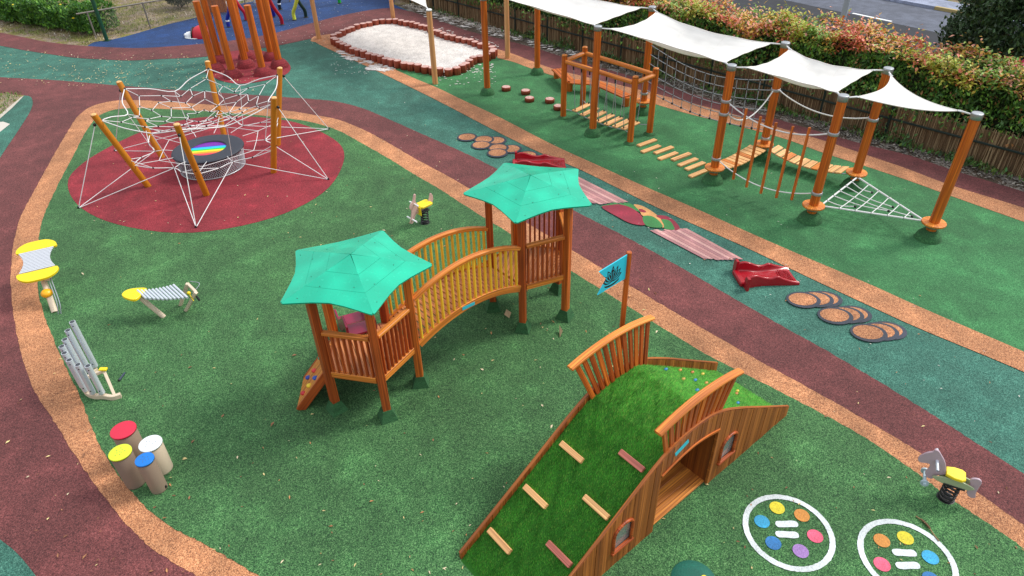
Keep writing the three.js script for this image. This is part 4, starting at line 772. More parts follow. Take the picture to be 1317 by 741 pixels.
  for (const [T, k] of [[T1, 1], [T1, 2], [T1, 3], [T2, 3], [T2, 4]]) { const a = P(T, k), b = P(T, (k + 1) % 5), d = b.clone().sub(a).normalize().multiplyScalar(0.065); part('deck_joist', beam(a.clone().add(d).setY(T.deck - 0.06), b.clone().sub(d).setY(T.deck - 0.06), 0.05, 0.09), M.houseWood, t); }
  // bridge
  const F0 = P(T1, 1), F1 = P(T2, 0), B0 = P(T1, 2), B1 = P(T2, 4), N = 26;
  const arch = (u) => T1.deck + (T2.deck - T1.deck) * u + 0.27 * 4 * u * (1 - u), arc2 = (u) => 1.63 + (1.70 - 1.63) * u + 0.28 * 4 * u * (1 - u);
  for (const [a, b] of [[F0, F1], [B0, B1]]) {
    const d = b.clone().sub(a).normalize(), line = (f, off = 0) => { const r = []; for (let i = 0; i <= 16; i++) { const u = 0.03 + 0.94 * i / 16; r.push(a.clone().lerp(b, u).setY(f(u) + off)); } return r; };
    part('arch_beam', sweep(line(arch, -0.03), 0.06, 0.13), M.railWood, t); part('arch_rail', sweep(line(arc2), 0.09, 0.06), M.railWood, t);
    for (let i = 0; i < 19; i++) { const u = 0.06 + 0.88 * i / 18, p = a.clone().lerp(b, u); part('baluster', beam(p.clone().setY(arch(u) + 0.03), p.clone().setY(arc2(u) - 0.03), 0.055, 0.028, d), M.yellowWood, t); }
  }
  for (let i = 0; i < N; i++) {
    const u = 0.02 + 0.96 * (i + 0.5) / N, a = F0.clone().lerp(F1, u), b = B0.clone().lerp(B1, u), y = arch(u) + 0.0, d = b.clone().sub(a).normalize(), du = 0.02, tilt = new THREE.Vector3(0, 1, 0).addScaledVector(F1.clone().sub(F0).normalize(), -(arch(u + du) - arch(u - du)) / (2 * du * 2.12));
    part('bridge_plank', beam(a.clone().addScaledVector(d, 0.035).setY(y), b.clone().addScaledVector(d, -0.035).setY(y), 2.12 * 0.96 / N * 0.9, 0.03, tilt), M.deckWood, t);
  }
  { const u = 0.47, p = F0.clone().lerp(F1, u), d = F1.clone().sub(F0).normalize(), n = new THREE.Vector3(-d.z, 0, d.x); if (n.z < 0) n.negate(); const q = p.clone().addScaledVector(n, 0.034).setY(arch(u) - 0.03); const g = cbox(0.24, 0.06, 0.006, 0.001).applyMatrix4(new THREE.Matrix4().makeBasis(d, up(1), new THREE.Vector3().crossVectors(d, up(1))).setPosition(q)); part('name_plate', g, M.cyan, t, 'small cyan plate on the bridge beam'); }
  // climbing panel with holds at the first tower
  {
    const a = P(T1, 3), b = P(T1, 4), m = a.clone().lerp(b, 0.5), out = m.clone().sub(C(T1, 0)).setY(0).normalize(), w = b.clone().sub(a).normalize(), top = m.clone().addScaledVector(out, 0.03).setY(T1.deck - 0.02), bot = m.clone().addScaledVector(out, 0.6).setY(0.02), ax = top.clone().sub(bot).normalize(), nn = new THREE.Vector3().crossVectors(w, ax); if (nn.y < 0) nn.negate();
    const pan = holder('climbing_panel', t);
    for (let k = -2; k <= 2; k++) part('board', beam(bot.clone().addScaledVector(w, k * 0.128), top.clone().addScaledVector(w, k * 0.128), 0.122, 0.04, nn), M.floorWood, pan);
    for (const s of [-1, 1]) part('side_beam', beam(bot.clone().addScaledVector(w, s * 0.345).addScaledVector(nn, -0.04), top.clone().addScaledVector(w, s * 0.345).addScaledVector(nn, -0.04), 0.05, 0.13, nn), M.houseDark, pan);
    const hc = [[190, 30, 40], [30, 60, 160], [230, 200, 40], [210, 50, 50], [30, 80, 170], [40, 150, 130], [230, 190, 40]];
    [[0.18, 0.2], [-0.1, 0.28], [0.2, 0.42], [-0.05, 0.52], [0.22, 0.64], [-0.16, 0.72], [0.05, 0.86]].forEach(([x, v], i) => { const p = bot.clone().lerp(top, v).addScaledVector(w, x).addScaledVector(nn, 0.03); part('climbing_hold', new THREE.IcosahedronGeometry(0.045, 1).scale(1, 0.6, 1).translate(p.x, p.y, p.z), plain(...hc[i], 0.4), pan); });
  }
  // magenta slide behind the first tower
  {
    const a = P(T1, 2), b = P(T1, 3), m = a.clone().lerp(b, 0.5), out = m.clone().sub(C(T1, 0)).setY(0).normalize(), w = b.clone().sub(a).normalize(), sl = holder('slide', t), pk = plain(140, 22, 62, 0.25);
    const cl = [[-0.2, 0.85], [0.08, 0.84], [0.3, 0.66], [0.75, 0.3], [1.0, 0.18], [1.3, 0.15]].map(([s, h]) => m.clone().addScaledVector(out, s).setY(h)), cs = smooth(cl, false, 5);
    part('chute', sweep(cs, 0.44, 0.03), pk, sl);
    for (const s of [-1, 1]) part('side_wall', sweep(cs.map((p) => p.clone().addScaledVector(w, s * 0.22).add(up(0.09))), 0.035, 0.2), pk, sl);
    part('support', beam(m.clone().addScaledVector(out, 1.15).setY(0), m.clone().addScaledVector(out, 1.15).setY(0.15), 0.3, 0.08), M.black, sl);
  }
  // step and ring at the second tower's open side
  { const a = P(T2, 3), b = P(T2, 4), m = a.clone().lerp(b, 0.5), out = m.clone().sub(C(T2, 0)).setY(0).normalize(), w = b.clone().sub(a).normalize(); for (let k = 0; k < 4; k++) { const p = m.clone().addScaledVector(out, 0.12 + 0.2 * k).setY(T2.deck - 0.2 * (k + 1)); part('step', beam(p.clone().addScaledVector(w, -0.28), p.clone().addScaledVector(w, 0.28), 0.2, 0.04), M.deckWood, t); } for (const s of [-1, 1]) part('stringer', beam(m.clone().addScaledVector(out, 0.0).addScaledVector(w, s * 0.31).setY(T2.deck - 0.06), m.clone().addScaledVector(out, 0.95).addScaledVector(w, s * 0.31).setY(0.03), 0.04, 0.16), M.houseWood, t); const r = P(T2, 4).lerp(P(T2, 3), 0.85).setY(1.95); part('steering_ring', new THREE.TorusGeometry(0.08, 0.014, 8, 20).translate(r.x, r.y, r.z + 0.04), M.yellowWood, t); }
}
// ---------------------------------------------------------------- grass hill with wooden sides, flag
{
  const O = V(4.04, 6.94), u2 = [0.7786, 0.6275], ux = V(u2[0], u2[1]), nx = V(-u2[1], u2[0]);   // along the hill, and across it
  const t = thing('grass_hill', 'turf-covered play hill with planked wooden sides, doorway and two curved railings', 'play hill', O);
  t.rotation.y = Math.atan2(-ux.z, ux.x);                          // local x along ux
  const W = 1.26, prof = [[-5.1, 0.12], [-4.1, 0.755], [-3.2, 1.33], [-2.9, 1.47], [-2.55, 1.52], [-2.2, 1.5], [-1.95, 1.42], [-1.5, 1.17], [-0.75, 0.68], [0, 0.19]];
  const py = (s) => { for (let i = 0; i + 1 < prof.length; i++) if (s <= prof[i + 1][0]) { const [a, b] = [prof[i], prof[i + 1]]; return a[1] + (b[1] - a[1]) * (s - a[0]) / (b[0] - a[0]); } return prof.at(-1)[1]; };
  const zr = 0, zl = -W;                                           // right side faces +z
  const mats = [M.panelWood, M.panelWoodB, M.panelWoodC];
  const win = [[-3.79, -3.48, 0.32, 0.76], [-1.75, -1.44, 0.32, 0.76]], door = [-3.03, -1.93];
  const doorTop = (s) => 1.08 + 0.12 * Math.sin(Math.PI * Math.max(0, Math.min(1, (s - door[0] + 0.05) / (door[1] - door[0] + 0.1))));
  const winTop = (w, s) => { const m = (w[0] + w[1]) / 2, r = (w[1] - w[0]) / 2, k = Math.max(0, 1 - ((s - m) / r) ** 2); return w[3] - r * 0.75 * (1 - Math.sqrt(k)); };
  const sideR = holder('side_panel', t), sideL = holder('side_panel', t);
  const cuts = []; for (let s = -5.1; s < -0.001; s += 0.102) cuts.push(s); cuts.push(0);
  const bounds = new Set([...cuts.map((c) => +c.toFixed(3)), ...door, ...win.flatMap((w) => [w[0], w[1]])]);
  const xs = [...bounds].sort((a, b) => a - b).filter((v, i, l) => !i || v - l[i - 1] > 0.03 || door.includes(v) || win.some((w) => w[0] === v || w[1] === v));
  let n = 0;
  for (const [side, z, right] of [[sideR, zr, true], [sideL, zl, false]]) for (let i = 0; i + 1 < xs.length; i++) {
    const a = xs[i] + 0.0015, b = xs[i + 1] - 0.0015, m = (a + b) / 2; if (b - a < 0.01) continue;
    const pieces = [];
    const w = right && win.find((q) => m > q[0] && m < q[1]);
    if (right && m > door[0] && m < door[1]) pieces.push([doorTop(a), doorTop(b), py(a), py(b)]);
    else if (w) { pieces.push([0, 0, w[2], w[2]]); pieces.push([winTop(w, a), winTop(w, b), py(a), py(b)]); }
    else pieces.push([0, 0, py(a), py(b)]);
    for (const [l0, l1, h0, h1] of pieces) {
      const g = slab([[a, l0], [b, l1], [b, h1], [a, h0]], 0.04, 0.003); const uv = g.attributes.uv, ou = rnd() * 5, ov = rnd() * 5; for (let k = 0; k < uv.count; k++) uv.setXY(k, uv.getX(k) + ou, uv.getY(k) + ov);
      g.translate(0, 0, z + rr(-0.003, 0.003)); part('plank', g, mats[n++ * 7 % 3], side);
    }
  }
  // trim along the top edges, door frame and window frames
  for (const z of [zr, zl]) part('edge_trim', sweep(smooth(prof.map(([s, h]) => new THREE.Vector3(s, h + 0.008, z)), false, 4), 0.044, 0.014), M.panelWood, t);
  { const pts = []; for (let i = 0; i <= 14; i++) { const s = door[0] + (door[1] - door[0]) * i / 14; pts.push(new THREE.Vector3(s, doorTop(s), 0.024)); } part('door_arch', sweep(pts, 0.02, 0.05, new THREE.Vector3(0, 1, 0)), M.houseWood, t);
    for (const s of door) part('door_jamb', cbox(0.045, doorTop(s) - 0.01, s < -2.5 ? 0.1 : 0.4).translate(s + (s < -2.5 ? -0.026 : 0.026), (doorTop(s) - 0.01) / 2 + 0.005, s < -2.5 ? -0.075 : -0.225), M.panelWoodB, t); }
  for (const w of win) { const fr = holder('window', t), pts = []; for (let i = 0; i <= 16; i++) { const s = w[0] + (w[1] - w[0]) * i / 16; pts.push(new THREE.Vector3(s, winTop(w, s), 0.026)); } const loop = [new THREE.Vector3(w[0], w[2], 0.026), ...pts, new THREE.Vector3(w[1], w[2], 0.026)];
    part('frame', rope(loop, 0.022, 60, 7), M.houseDark, fr); part('sill', cbox(w[1] - w[0] + 0.06, 0.04, 0.05).translate((w[0] + w[1]) / 2, w[2] - 0.005, 0.03), M.houseDark, fr);
    part('pane', slab([[w[0], w[2]], [w[1], w[2]], ...pts.slice().reverse().map((p) => [p.x, p.y])], 0.006, 0), new THREE.MeshPhysicalMaterial({ color: new THREE.Color(0.75, 0.8, 0.8), roughness: 0.12, transmission: 0.8, thickness: 0 }), fr); }
  // floor inside
  for (let k = 0; k < 8; k++) part('floor_plank', cbox(3.6, 0.03, 0.148).translate(-2.5, 0.035, -0.1 - k * 0.151), M.floorWood, t);
  { const g = cbox(0.24, 0.07, 0.006, 0.001); g.rotateZ(0.32); g.translate(-2.52 - 0.2, 1.36, 0.026); part('name_plate', g, M.cyan, t, 'small cyan plate on the arch above the doorway'); }
  // turf sheet over the top
  const tp = [[-5.1, 0.015], [-3.2, 1.245], [-2.9, 1.385], [-2.5, 1.44], [-2.15, 1.435], [-1.98, 1.36], [0, 0.02]], gy = (s) => { for (let i = 0; i + 1 < tp.length; i++) if (s <= tp[i + 1][0]) { const [a, b] = [tp[i], tp[i + 1]]; return a[1] + (b[1] - a[1]) * (s - a[0]) / (b[0] - a[0]); } return 0.02; }, ss = []; for (let s = -5.1; s <= 0.0001; s += 0.1) ss.push(s);
  const turfMat = new THREE.MeshStandardMaterial({ map: texture(512, 512, (i) => { const v = 0.75 + 0.5 * hash2(i, 7, 3); return [0.1 * v + 0.04, 0.38 * v, 0.07 * v]; }, [0.8, 0.8]), roughness: 1 });
  { const g = sweep(ss.map((s) => new THREE.Vector3(s, gy(s) - 0.03, -W / 2)), W - 0.045, 0.06); part('turf_base', g, turfMat, t); }
  const blades = [], blade = geoFrom([[new THREE.Vector3(-0.5, 0, 0), new THREE.Vector3(0.5, 0, 0), new THREE.Vector3(0.12, 1, 0.35)]], (p) => [p.x, p.y]);
  for (let i = 0; i < 120000; i++) {
    const s = rr(-5.08, -0.02), z = rr(-W + 0.03, -0.03), tn = Math.atan2(gy(s + 0.03) - gy(s - 0.03), 0.06), k = rr(0.55, 1.45), p = 0.92 + 0.16 * Math.sin(s * 9 + 3 * Math.sin(z * 7)) * Math.sin(z * 11 + 2 * Math.sin(s * 5)), wv = 0.5 * Math.sin(s * 13 + 4 * Math.sin(z * 9 + s * 3));
    blades.push({ p: new THREE.Vector3(s, gy(s) - 0.002, z), q: new THREE.Quaternion().setFromAxisAngle(new THREE.Vector3(0, 0, 1), tn).multiply(new THREE.Quaternion().setFromAxisAngle(new THREE.Vector3(0, 0, 1), -0.85 + rr(-0.35, 0.35))).multiply(quatEuler(rr(-0.3, 0.3), Math.PI / 2 + wv + rr(-0.8, 0.8), 0)), s: new THREE.Vector3(rr(0.007, 0.011), rr(0.024, 0.052), 0.03), c: rnd() < 0.12 ? [0.19 * k, 0.38 * k, 0.05 * k] : [0.07 * k * p, 0.34 * k * p, 0.025 * k * p] });
  }
  const bm = new THREE.MeshStandardMaterial({ color: 0xffffff, roughness: 0.8, side: THREE.DoubleSide });
  lumps('turf_blades', blade, bm, blades, t);
  // foot battens, read off the near slope
  const toLocal = (px, py2) => {                                   // photo pixel -> along, across on the near slope
    let h = 0.6; let s = 0, z = 0; for (let i = 0; i < 12; i++) { const p = G(px, py2, h).sub(O); s = p.dot(ux); z = -p.dot(nx); h = gy(s); } return [s, z, h]; };
  [[[722, 572], [749, 596], 0], [[797, 584], [828, 607], 1], [[675, 628], [703, 654], 0], [[751, 642], [783, 668], 0], [[629, 684], [657, 712], 0], [[704, 701], [735, 729], 1]].forEach(([a, b, pk]) => {
    const A = toLocal(...a), B = toLocal(...b), pa = new THREE.Vector3(A[0], A[2] + 0.03, A[1]), pb = new THREE.Vector3(B[0], B[2] + 0.03, B[1]); pb.x = pa.x = (A[0] + B[0]) / 2; pa.y = pb.y = gy(pa.x) + 0.03;
    part('foot_batten', beam(pa, pb, 0.075, 0.07, new THREE.Vector3(-0.53, 0.85, 0)), pk ? M.pinkWood : M.paleWood, t);
  });
  // climbing studs on the far slope
  const sc = [[30, 120, 170], [190, 140, 60], [180, 110, 50], [200, 180, 60], [30, 120, 170], [180, 150, 60]];
  for (let i = 0; i < 13; i++) { const s = -1.6 + (i % 5) * 0.3 + rr(-0.08, 0.08), z = -W + 0.15 + Math.floor(i / 4) * 0.27 + rr(-0.06, 0.06); part('climbing_stud', new THREE.IcosahedronGeometry(0.026, 1).scale(1.4, 0.7, 0.9).translate(s, gy(s) + 0.03, z), plain(...sc[i % 6], 0.4), t); }
  // curved railings with fanned balusters
  for (const [z, lean] of [[zr - 0.005, 0.05], [zl + 0.005, -0.05]]) {
    const rl = holder('railing', t), yr = (s) => 2.03 + 0.1 * (1 - ((s + 2.54) / 0.74) ** 2), pts = [];
    for (let i = 0; i <= 14; i++) { const s = -3.28 + 1.48 * i / 14; pts.push(new THREE.Vector3(s, yr(s), z + lean)); }
    part('hand_rail', sweep(pts, 0.1, 0.05, undefined, 0.014), M.railWood, rl);
    for (let i = 0; i < 12; i++) { const f = i / 11, s0 = -2.92 + 0.98 * f, s1 = -3.18 + 1.3 * f; part('baluster', beam(new THREE.Vector3(s0, py(s0) - 0.1, z + (lean > 0 ? -0.035 : 0.035)), new THREE.Vector3(s1, yr(s1) - 0.02, z + lean), 0.07, 0.03, new THREE.Vector3(0, 0, 1)), i % 3 ? M.houseDark : M.houseWood, rl); }
  }
  // flag
  const fb = G(788, 545), ft = heightAt(fb, 324), fl = thing('flag_pole', 'square wooden flag pole with swallow-tailed cyan flag beside the grass hill', 'flag', fb);
  part('pole', beam(up(0), up(ft), 0.06, 0.06), M.houseWood, fl);
  const d = G(769, 347, ft).sub(G(808, 324, ft)).normalize(), cv = document.createElement('canvas'); cv.width = 256; cv.height = 160; const x = cv.getContext('2d');
  x.fillStyle = '#22c4dc'; x.fillRect(0, 0, 256, 160);
  const petal = (a, len, wd, cx0, cy0) => { x.save(); x.translate(cx0, cy0); x.rotate(a); x.beginPath(); x.moveTo(0, 0); x.quadraticCurveTo(wd, -len * 0.55, 0, -len); x.quadraticCurveTo(-wd, -len * 0.55, 0, 0); x.fill(); x.restore(); };
  const ink = '#061018', sky2 = '#22c4dc';
  for (const [a, l] of [[1.25, 84], [-1.25, 84], [0.88, 92], [-0.88, 92], [0.48, 98], [-0.48, 98], [0, 104]]) { x.fillStyle = ink; petal(a, l, 30, 118, 122); x.fillStyle = sky2; petal(a, l * 0.84, 20, 118, 119); x.fillStyle = ink; petal(a, l * 0.7, 12, 118, 117); }
  x.fillStyle = ink; x.beginPath(); x.arc(118, 52, 9, 0, 7); x.fill(); x.beginPath(); x.moveTo(52, 124); x.quadraticCurveTo(118, 150, 184, 124); x.lineTo(176, 138); x.quadraticCurveTo(118, 160, 60, 138); x.fill();
  const tex = new THREE.CanvasTexture(cv); tex.colorSpace = THREE.SRGBColorSpace;
  const LX = G(769, 347, ft).distanceTo(G(808, 324, ft)), HH = 0.36, g = slab([[0.04, 0], [LX, -0.01], [LX * 0.74, -HH / 2], [LX, -HH + 0.01], [0.04, -HH]], 0.014, 0.002), uv = g.attributes.uv, gp = g.attributes.position;
  for (let i = 0; i < uv.count; i++) uv.setXY(i, 1 - gp.getX(i) / LX, 1 + gp.getY(i) / HH);
  g.applyMatrix4(new THREE.Matrix4().makeBasis(d, up(1), new THREE.Vector3().crossVectors(d, up(1))).setPosition(up(ft - 0.02)));
  part('flag', g, new THREE.MeshStandardMaterial({ map: tex, roughness: 0.5 }), fl);
}
// ---------------------------------------------------------------- spring riders and music corner
function spring(t, r, h, y0 = 0.02) {
  const pts = []; for (let i = 0; i <= 60; i++) { const v = i / 60; pts.push(new THREE.Vector3(r * Math.cos(v * 28), y0 + h * v, r * Math.sin(v * 28))); }
  part('spring', rope(pts, 0.015, 150, 6), M.black, t); part('base_plate', lathe([[0, 0], [r * 1.3, 0], [r * 1.25, 0.02], [0, 0.025]], 20), M.black, t); part('top_plate', cbox(r * 2.9, 0.03, r * 1.8).translate(0, y0 + h + 0.02, 0), M.black, t);
}
{
  const b = G(1216, 641), u = G(1246, 615, 0.45).sub(G(1215, 605, 0.45)).setY(0).normalize(), t = thing('spring_rider', 'grey-purple animal spring rider with yellow seat on the orange band', 'spring rider', b, Math.atan2(-u.z, u.x));
  const Q = (x, y) => onPlane(1170 + x / 8.23, 560 + y / 8.23, b, u), pm = plain(188, 164, 176, 0.45), grn = plain(168, 180, 142, 0.5);
  const head = [[90, 240], [110, 215], [180, 182], [255, 166], [268, 150], [300, 156], [345, 220], [375, 280], [386, 340], [380, 405], [330, 415], [280, 420], [240, 452], [205, 448], [172, 420], [165, 385], [205, 340], [214, 305], [190, 290], [120, 281], [95, 265]].map(([x, y]) => Q(x, y));
  part('head_panel', slab(curve2(head), 0.03), pm, t);
  part('tail_panel', slab(curve2([[618, 452], [660, 445], [710, 455], [735, 485], [705, 540], [672, 600], [665, 645], [610, 640], [575, 590], [600, 545], [610, 500]].map(([x, y]) => { const q = Q(x, y); return [q[0] + 0.03, q[1]]; })), 0.03), pm, t);
  const s0 = Q(395, 400), s1 = Q(590, 470), sy = 0.47;
  part('seat', slab([[s0[0] - 0.02, -0.07], [s0[0] + 0.07, -0.1], [s1[0] - 0.05, -0.1], [s1[0] - 0.01, -0.07], [s1[0] - 0.01, 0.07], [s1[0] - 0.05, 0.1], [s0[0] + 0.07, 0.1], [s0[0] - 0.02, 0.07]], 0.045, 0.008).rotateX(Math.PI / 2).translate(0, sy, 0), M.yellow, t);
  for (const s of [-1, 1]) part('side_strut', slab(curve2([[s0[0] - 0.14, 0.36], [s0[0], 0.42], [s1[0], 0.42], [s1[0] + 0.12, 0.37], [s1[0], 0.3], [s0[0], 0.3]]), 0.02).translate(0, 0, s * 0.055), grn, t);
  spring(t, 0.085, 0.27);
  const hb = Q(285, 270), fo = Q(160, 440);
  part('handle', rope([new THREE.Vector3(hb[0] - 0.02, hb[1] + 0.07, -0.14), new THREE.Vector3(hb[0], hb[1] + 0.02, 0), new THREE.Vector3(hb[0] + 0.02, hb[1] - 0.02, 0.15)], 0.02, 10, 8), M.silver, t);
  part('foot_rest', [rod(new THREE.Vector3(fo[0], fo[1], -0.15), new THREE.Vector3(fo[0], fo[1], 0.15), 0.022, 0.022, 10), ...[-1, 1].map((s) => rod(new THREE.Vector3(fo[0], fo[1], s * 0.1), new THREE.Vector3(fo[0], fo[1], s * 0.12), 0.05, 0.05, 14))], plain(176, 196, 204, 0.4), t);
}
{
  const b = G(547, 287), u = V(0.72, 0.69).normalize(), t = thing('spring_rider', 'pale pink rabbit spring rider with yellow seat on the open green rubber', 'spring rider', b, Math.atan2(-u.z, u.x)), pk = plain(214, 176, 168, 0.5);
  part('head_panel', slab(curve2([[-0.24, 0.3], [-0.16, 0.36], [-0.14, 0.52], [-0.2, 0.62], [-0.17, 0.78], [-0.21, 0.8], [-0.27, 0.66], [-0.34, 0.6], [-0.37, 0.52], [-0.33, 0.44], [-0.36, 0.3], [-0.4, 0.16], [-0.34, 0.14], [-0.28, 0.22]]), 0.03), pk, t);
  part('tail_panel', slab(curve2([[0.14, 0.42], [0.2, 0.4], [0.27, 0.48], [0.26, 0.62], [0.22, 0.66], [0.18, 0.58]]), 0.03), pk, t);
  part('body_panel', slab(curve2([[-0.2, 0.33], [0, 0.37], [0.2, 0.37], [0.22, 0.42], [0, 0.44], [-0.18, 0.43]]), 0.05), pk, t);
  part('seat', slab([[-0.14, -0.1], [-0.1, -0.13], [0.14, -0.13], [0.18, -0.1], [0.18, 0.1], [0.14, 0.13], [-0.1, 0.13], [-0.14, 0.1]], 0.045, 0.008).rotateX(Math.PI / 2).translate(0, 0.47, 0), M.yellow, t);
  part('back_panel', cbox(0.02, 0.2, 0.2).translate(-0.15, 0.38, 0), M.yellow, t);
  spring(t, 0.08, 0.28);
  part('handle', rod(new THREE.Vector3(-0.24, 0.58, -0.15), new THREE.Vector3(-0.24, 0.58, 0.15), 0.016, 0.016, 8), M.white, t);
  part('foot_rest', rod(new THREE.Vector3(-0.34, 0.24, -0.17), new THREE.Vector3(-0.34, 0.24, 0.17), 0.018, 0.018, 8), M.white, t);
}
{
  // four drums
  const dr = [[158, 552.5, 0.6, 0.164, [204, 36, 66], 'red', [150, 130, 112], 0.6], [154, 581.5, 0.64, 0.14, [206, 222, 50], 'lime yellow', [134, 116, 102]], [193, 570, 0.55, 0.147, [226, 232, 236], 'white', [206, 188, 164]], [185.5, 590.5, 0.62, 0.116, [14, 116, 204], 'blue', [146, 126, 110]]];
  for (const [x, y, h, r, c, n, body] of dr) {
    const t = thing('drum', `upright taupe tube drum with a round ${n} top`, 'drum', G(x, y, h).setY(0), rnd() * 6, 'standing drums');
    part('body', lathe([[0, 0], [r * 0.9, 0], [r * 0.92, 0.03], [r * 0.97, h - 0.03], [0, h - 0.03]], 32), plain(...body, 0.6), t);
    part('drum_head', lathe([[0, h - 0.03], [r * 1.02, h - 0.03], [r * 1.03, h - 0.012], [r, h], [0, h + 0.004]], 36), plain(...c, 0.4), t);
    part('vent_hole', cbox(0.035, 0.05, 0.01).applyMatrix4(new THREE.Matrix4().makeRotationY(1.2)).translate(r * 0.9 * Math.sin(1.2), 0.06, r * 0.9 * Math.cos(1.2)), M.black, t);
    const holes = []; for (let i = 0; i < 9; i++) { const a = i * 2.4, q = r * 0.18 * Math.sqrt(i); holes.push(new THREE.CylinderGeometry(0.005, 0.005, 0.004, 6).translate(q * Math.cos(a), h + 0.004, q * Math.sin(a))); }
    if (n !== 'red') part('bolt', holes, plain(90, 96, 100, 0.5), t);
  }
}
{
  // chimes on a curved foot
  const bs = [[126, 478, 414], [118.5, 484.5, 425], [112.6, 491, 436.6], [108, 498, 445.5], [110, 504, 454], [114, 509, 463], [123.4, 512.5, 469], [135, 512.5, 470.5]].map(([x, y, tp]) => { const b = G(x, y); return { b, h: heightAt(b, tp) }; });
  const t = thing('chime_stand', 'curved stand of eight upright silver chime tubes on the green rubber', 'chimes', bs[4].b), o = t.position;
  const foot = [...bs.map((q) => q.b), G(147, 514), G(157, 511)].map((p) => p.clone().sub(o).setY(0.045));
  part('foot_rail', sweep(smooth(foot.slice(2), false, 5), 0.06, 0.09), M.cream, t);
  bs.forEach(({ b, h }) => { const p = b.clone().sub(o); part('peg', rod(p.clone().setY(0), p.clone().setY(0.2), 0.014, 0.014, 8), M.cream, t); const tb = part('chime_tube', rod(p.clone().setY(0.12), p.clone().setY(h), 0.045, 0.045, 16), M.silver, t); part('tube_mouth', rod(p.clone().setY(h - 0.004), p.clone().setY(h + 0.002), 0.037, 0.037, 14), plain(60, 64, 70, 0.5), tb); part('bolt', [h - 0.06, 0.2].map((y) => rod(p.clone().add(new THREE.Vector3(0.01, y, 0.036)), p.clone().add(new THREE.Vector3(0.013, y, 0.046)), 0.01, 0.01, 8)), M.black, tb); });
  const q = G(149, 512).sub(o), w = G(134, 478, 0.3).sub(o);
  part('brace', beam(q.clone().setY(0.07), w.clone().setY(0.32), 0.045, 0.045), M.cream, t); part('brace', beam(w.clone().setY(0.32), bs[3].b.clone().sub(o).lerp(bs[6].b.clone().sub(o), 0.5).setY(0.3), 0.045, 0.06), M.cream, t);
  part('brace', beam(bs[0].b.clone().sub(o).setY(0.06), foot[2].clone().setY(0.06), 0.05, 0.06), M.cream, t);
  part('clamp', cbox(0.12, 0.035, 0.07).translate(w.x, 0.35, w.z), M.yellow, t);
  const m = thing('chime_mallet', 'short dark blue mallet handle lying beside the chime stand', 'mallet', G(157, 486)); part('handle', rod(new THREE.Vector3(0, 0.025, 0.08), new THREE.Vector3(0.01, 0.025, -0.09), 0.018, 0.016, 10), plain(44, 56, 78, 0.5), m); part('ferrule', rod(new THREE.Vector3(0, 0.025, 0.08), new THREE.Vector3(-0.001, 0.025, 0.1), 0.02, 0.02, 10), M.black, m);
}
{
  // tilted metal xylophone panel
  const lo = G(49, 361, 0.55), hi = G(46.5, 311, 0.8), t = thing('xylophone_panel', 'tilted white metal bar xylophone with yellow ends on a slanted post', 'xylophone', G(70.5, 402)), o = t.position;
  const ax = hi.clone().sub(lo), L = ax.length(); ax.normalize(); const wx = new THREE.Vector3().crossVectors(ax, up(1)).normalize(), nz = new THREE.Vector3().crossVectors(wx, ax); const c0 = lo.clone().sub(o);
  const m = new THREE.Matrix4().makeBasis(wx, ax, nz).setPosition(c0); if (nz.y < 0) m.makeBasis(wx.clone().negate(), ax, nz.clone().negate()).setPosition(c0);
  const hw = 0.335;
  part('end_plate', slab(curve2([[-hw, L * 0.23], [-hw * 0.96, L * 0.12], [-hw * 0.55, 0.02], [0, 0], [hw * 0.55, 0.02], [hw * 0.96, L * 0.12], [hw, L * 0.23], [hw * 0.5, L * 0.235], [-hw * 0.5, L * 0.235]]), 0.05, 0.006).applyMatrix4(m), M.yellow, t);
  part('end_plate', slab(curve2([[-hw, L * 0.77], [-hw * 0.96, L * 0.88], [-hw * 0.55, L - 0.02], [0, L], [hw * 0.55, L - 0.02], [hw * 0.96, L * 0.88], [hw, L * 0.77], [hw * 0.5, L * 0.765], [-hw * 0.5, L * 0.765]]), 0.05, 0.006).applyMatrix4(m), M.yellow, t);
  const n = 14; for (let i = 0; i < n; i++) { const v = (i + 0.5) / n, y = L * (0.245 + 0.51 * v), w = hw * (0.9 - 0.24 * Math.sin(Math.PI * v)); part('bar', cbox(2 * w, L * 0.51 / n * 0.8, 0.02, 0.003).translate(0, y, 0.02).applyMatrix4(m), M.bar, t); }
  for (const s of [-0.15, 0.15]) part('rail', cbox(0.03, L * 0.7, 0.03).translate(s, L / 2, -0.01).applyMatrix4(m), M.steel, t);
  const mid = c0.clone().addScaledVector(ax, L * 0.45);
  part('post', rod(Z, mid.clone().setY(mid.y - 0.03), 0.055, 0.05, 14), M.cream, t);
  part('resonator_ball', new THREE.SphereGeometry(0.1, 18, 12).scale(1, 0.8, 1).translate(mid.x * 0.42 + 0.02, mid.y * 0.42, mid.z * 0.42 + 0.06), plain(244, 176, 24, 0.35), t);
  part('mallet_holder', cbox(0.12, 0.1, 0.1).translate(mid.x * 0.7 + 0.1, mid.y * 0.72, mid.z * 0.7 + 0.02), M.cream, t);
  for (const s of [0, 0.05]) part('mallet_cord', rope([new THREE.Vector3(mid.x * 0.7 + 0.1 + s, mid.y * 0.7, mid.z * 0.7), new THREE.Vector3(0.12 + s, 0.18, 0.0), new THREE.Vector3(0.1 + s, 0.01, 0.06)], 0.009, 14), M.ropeGrey, t);
}
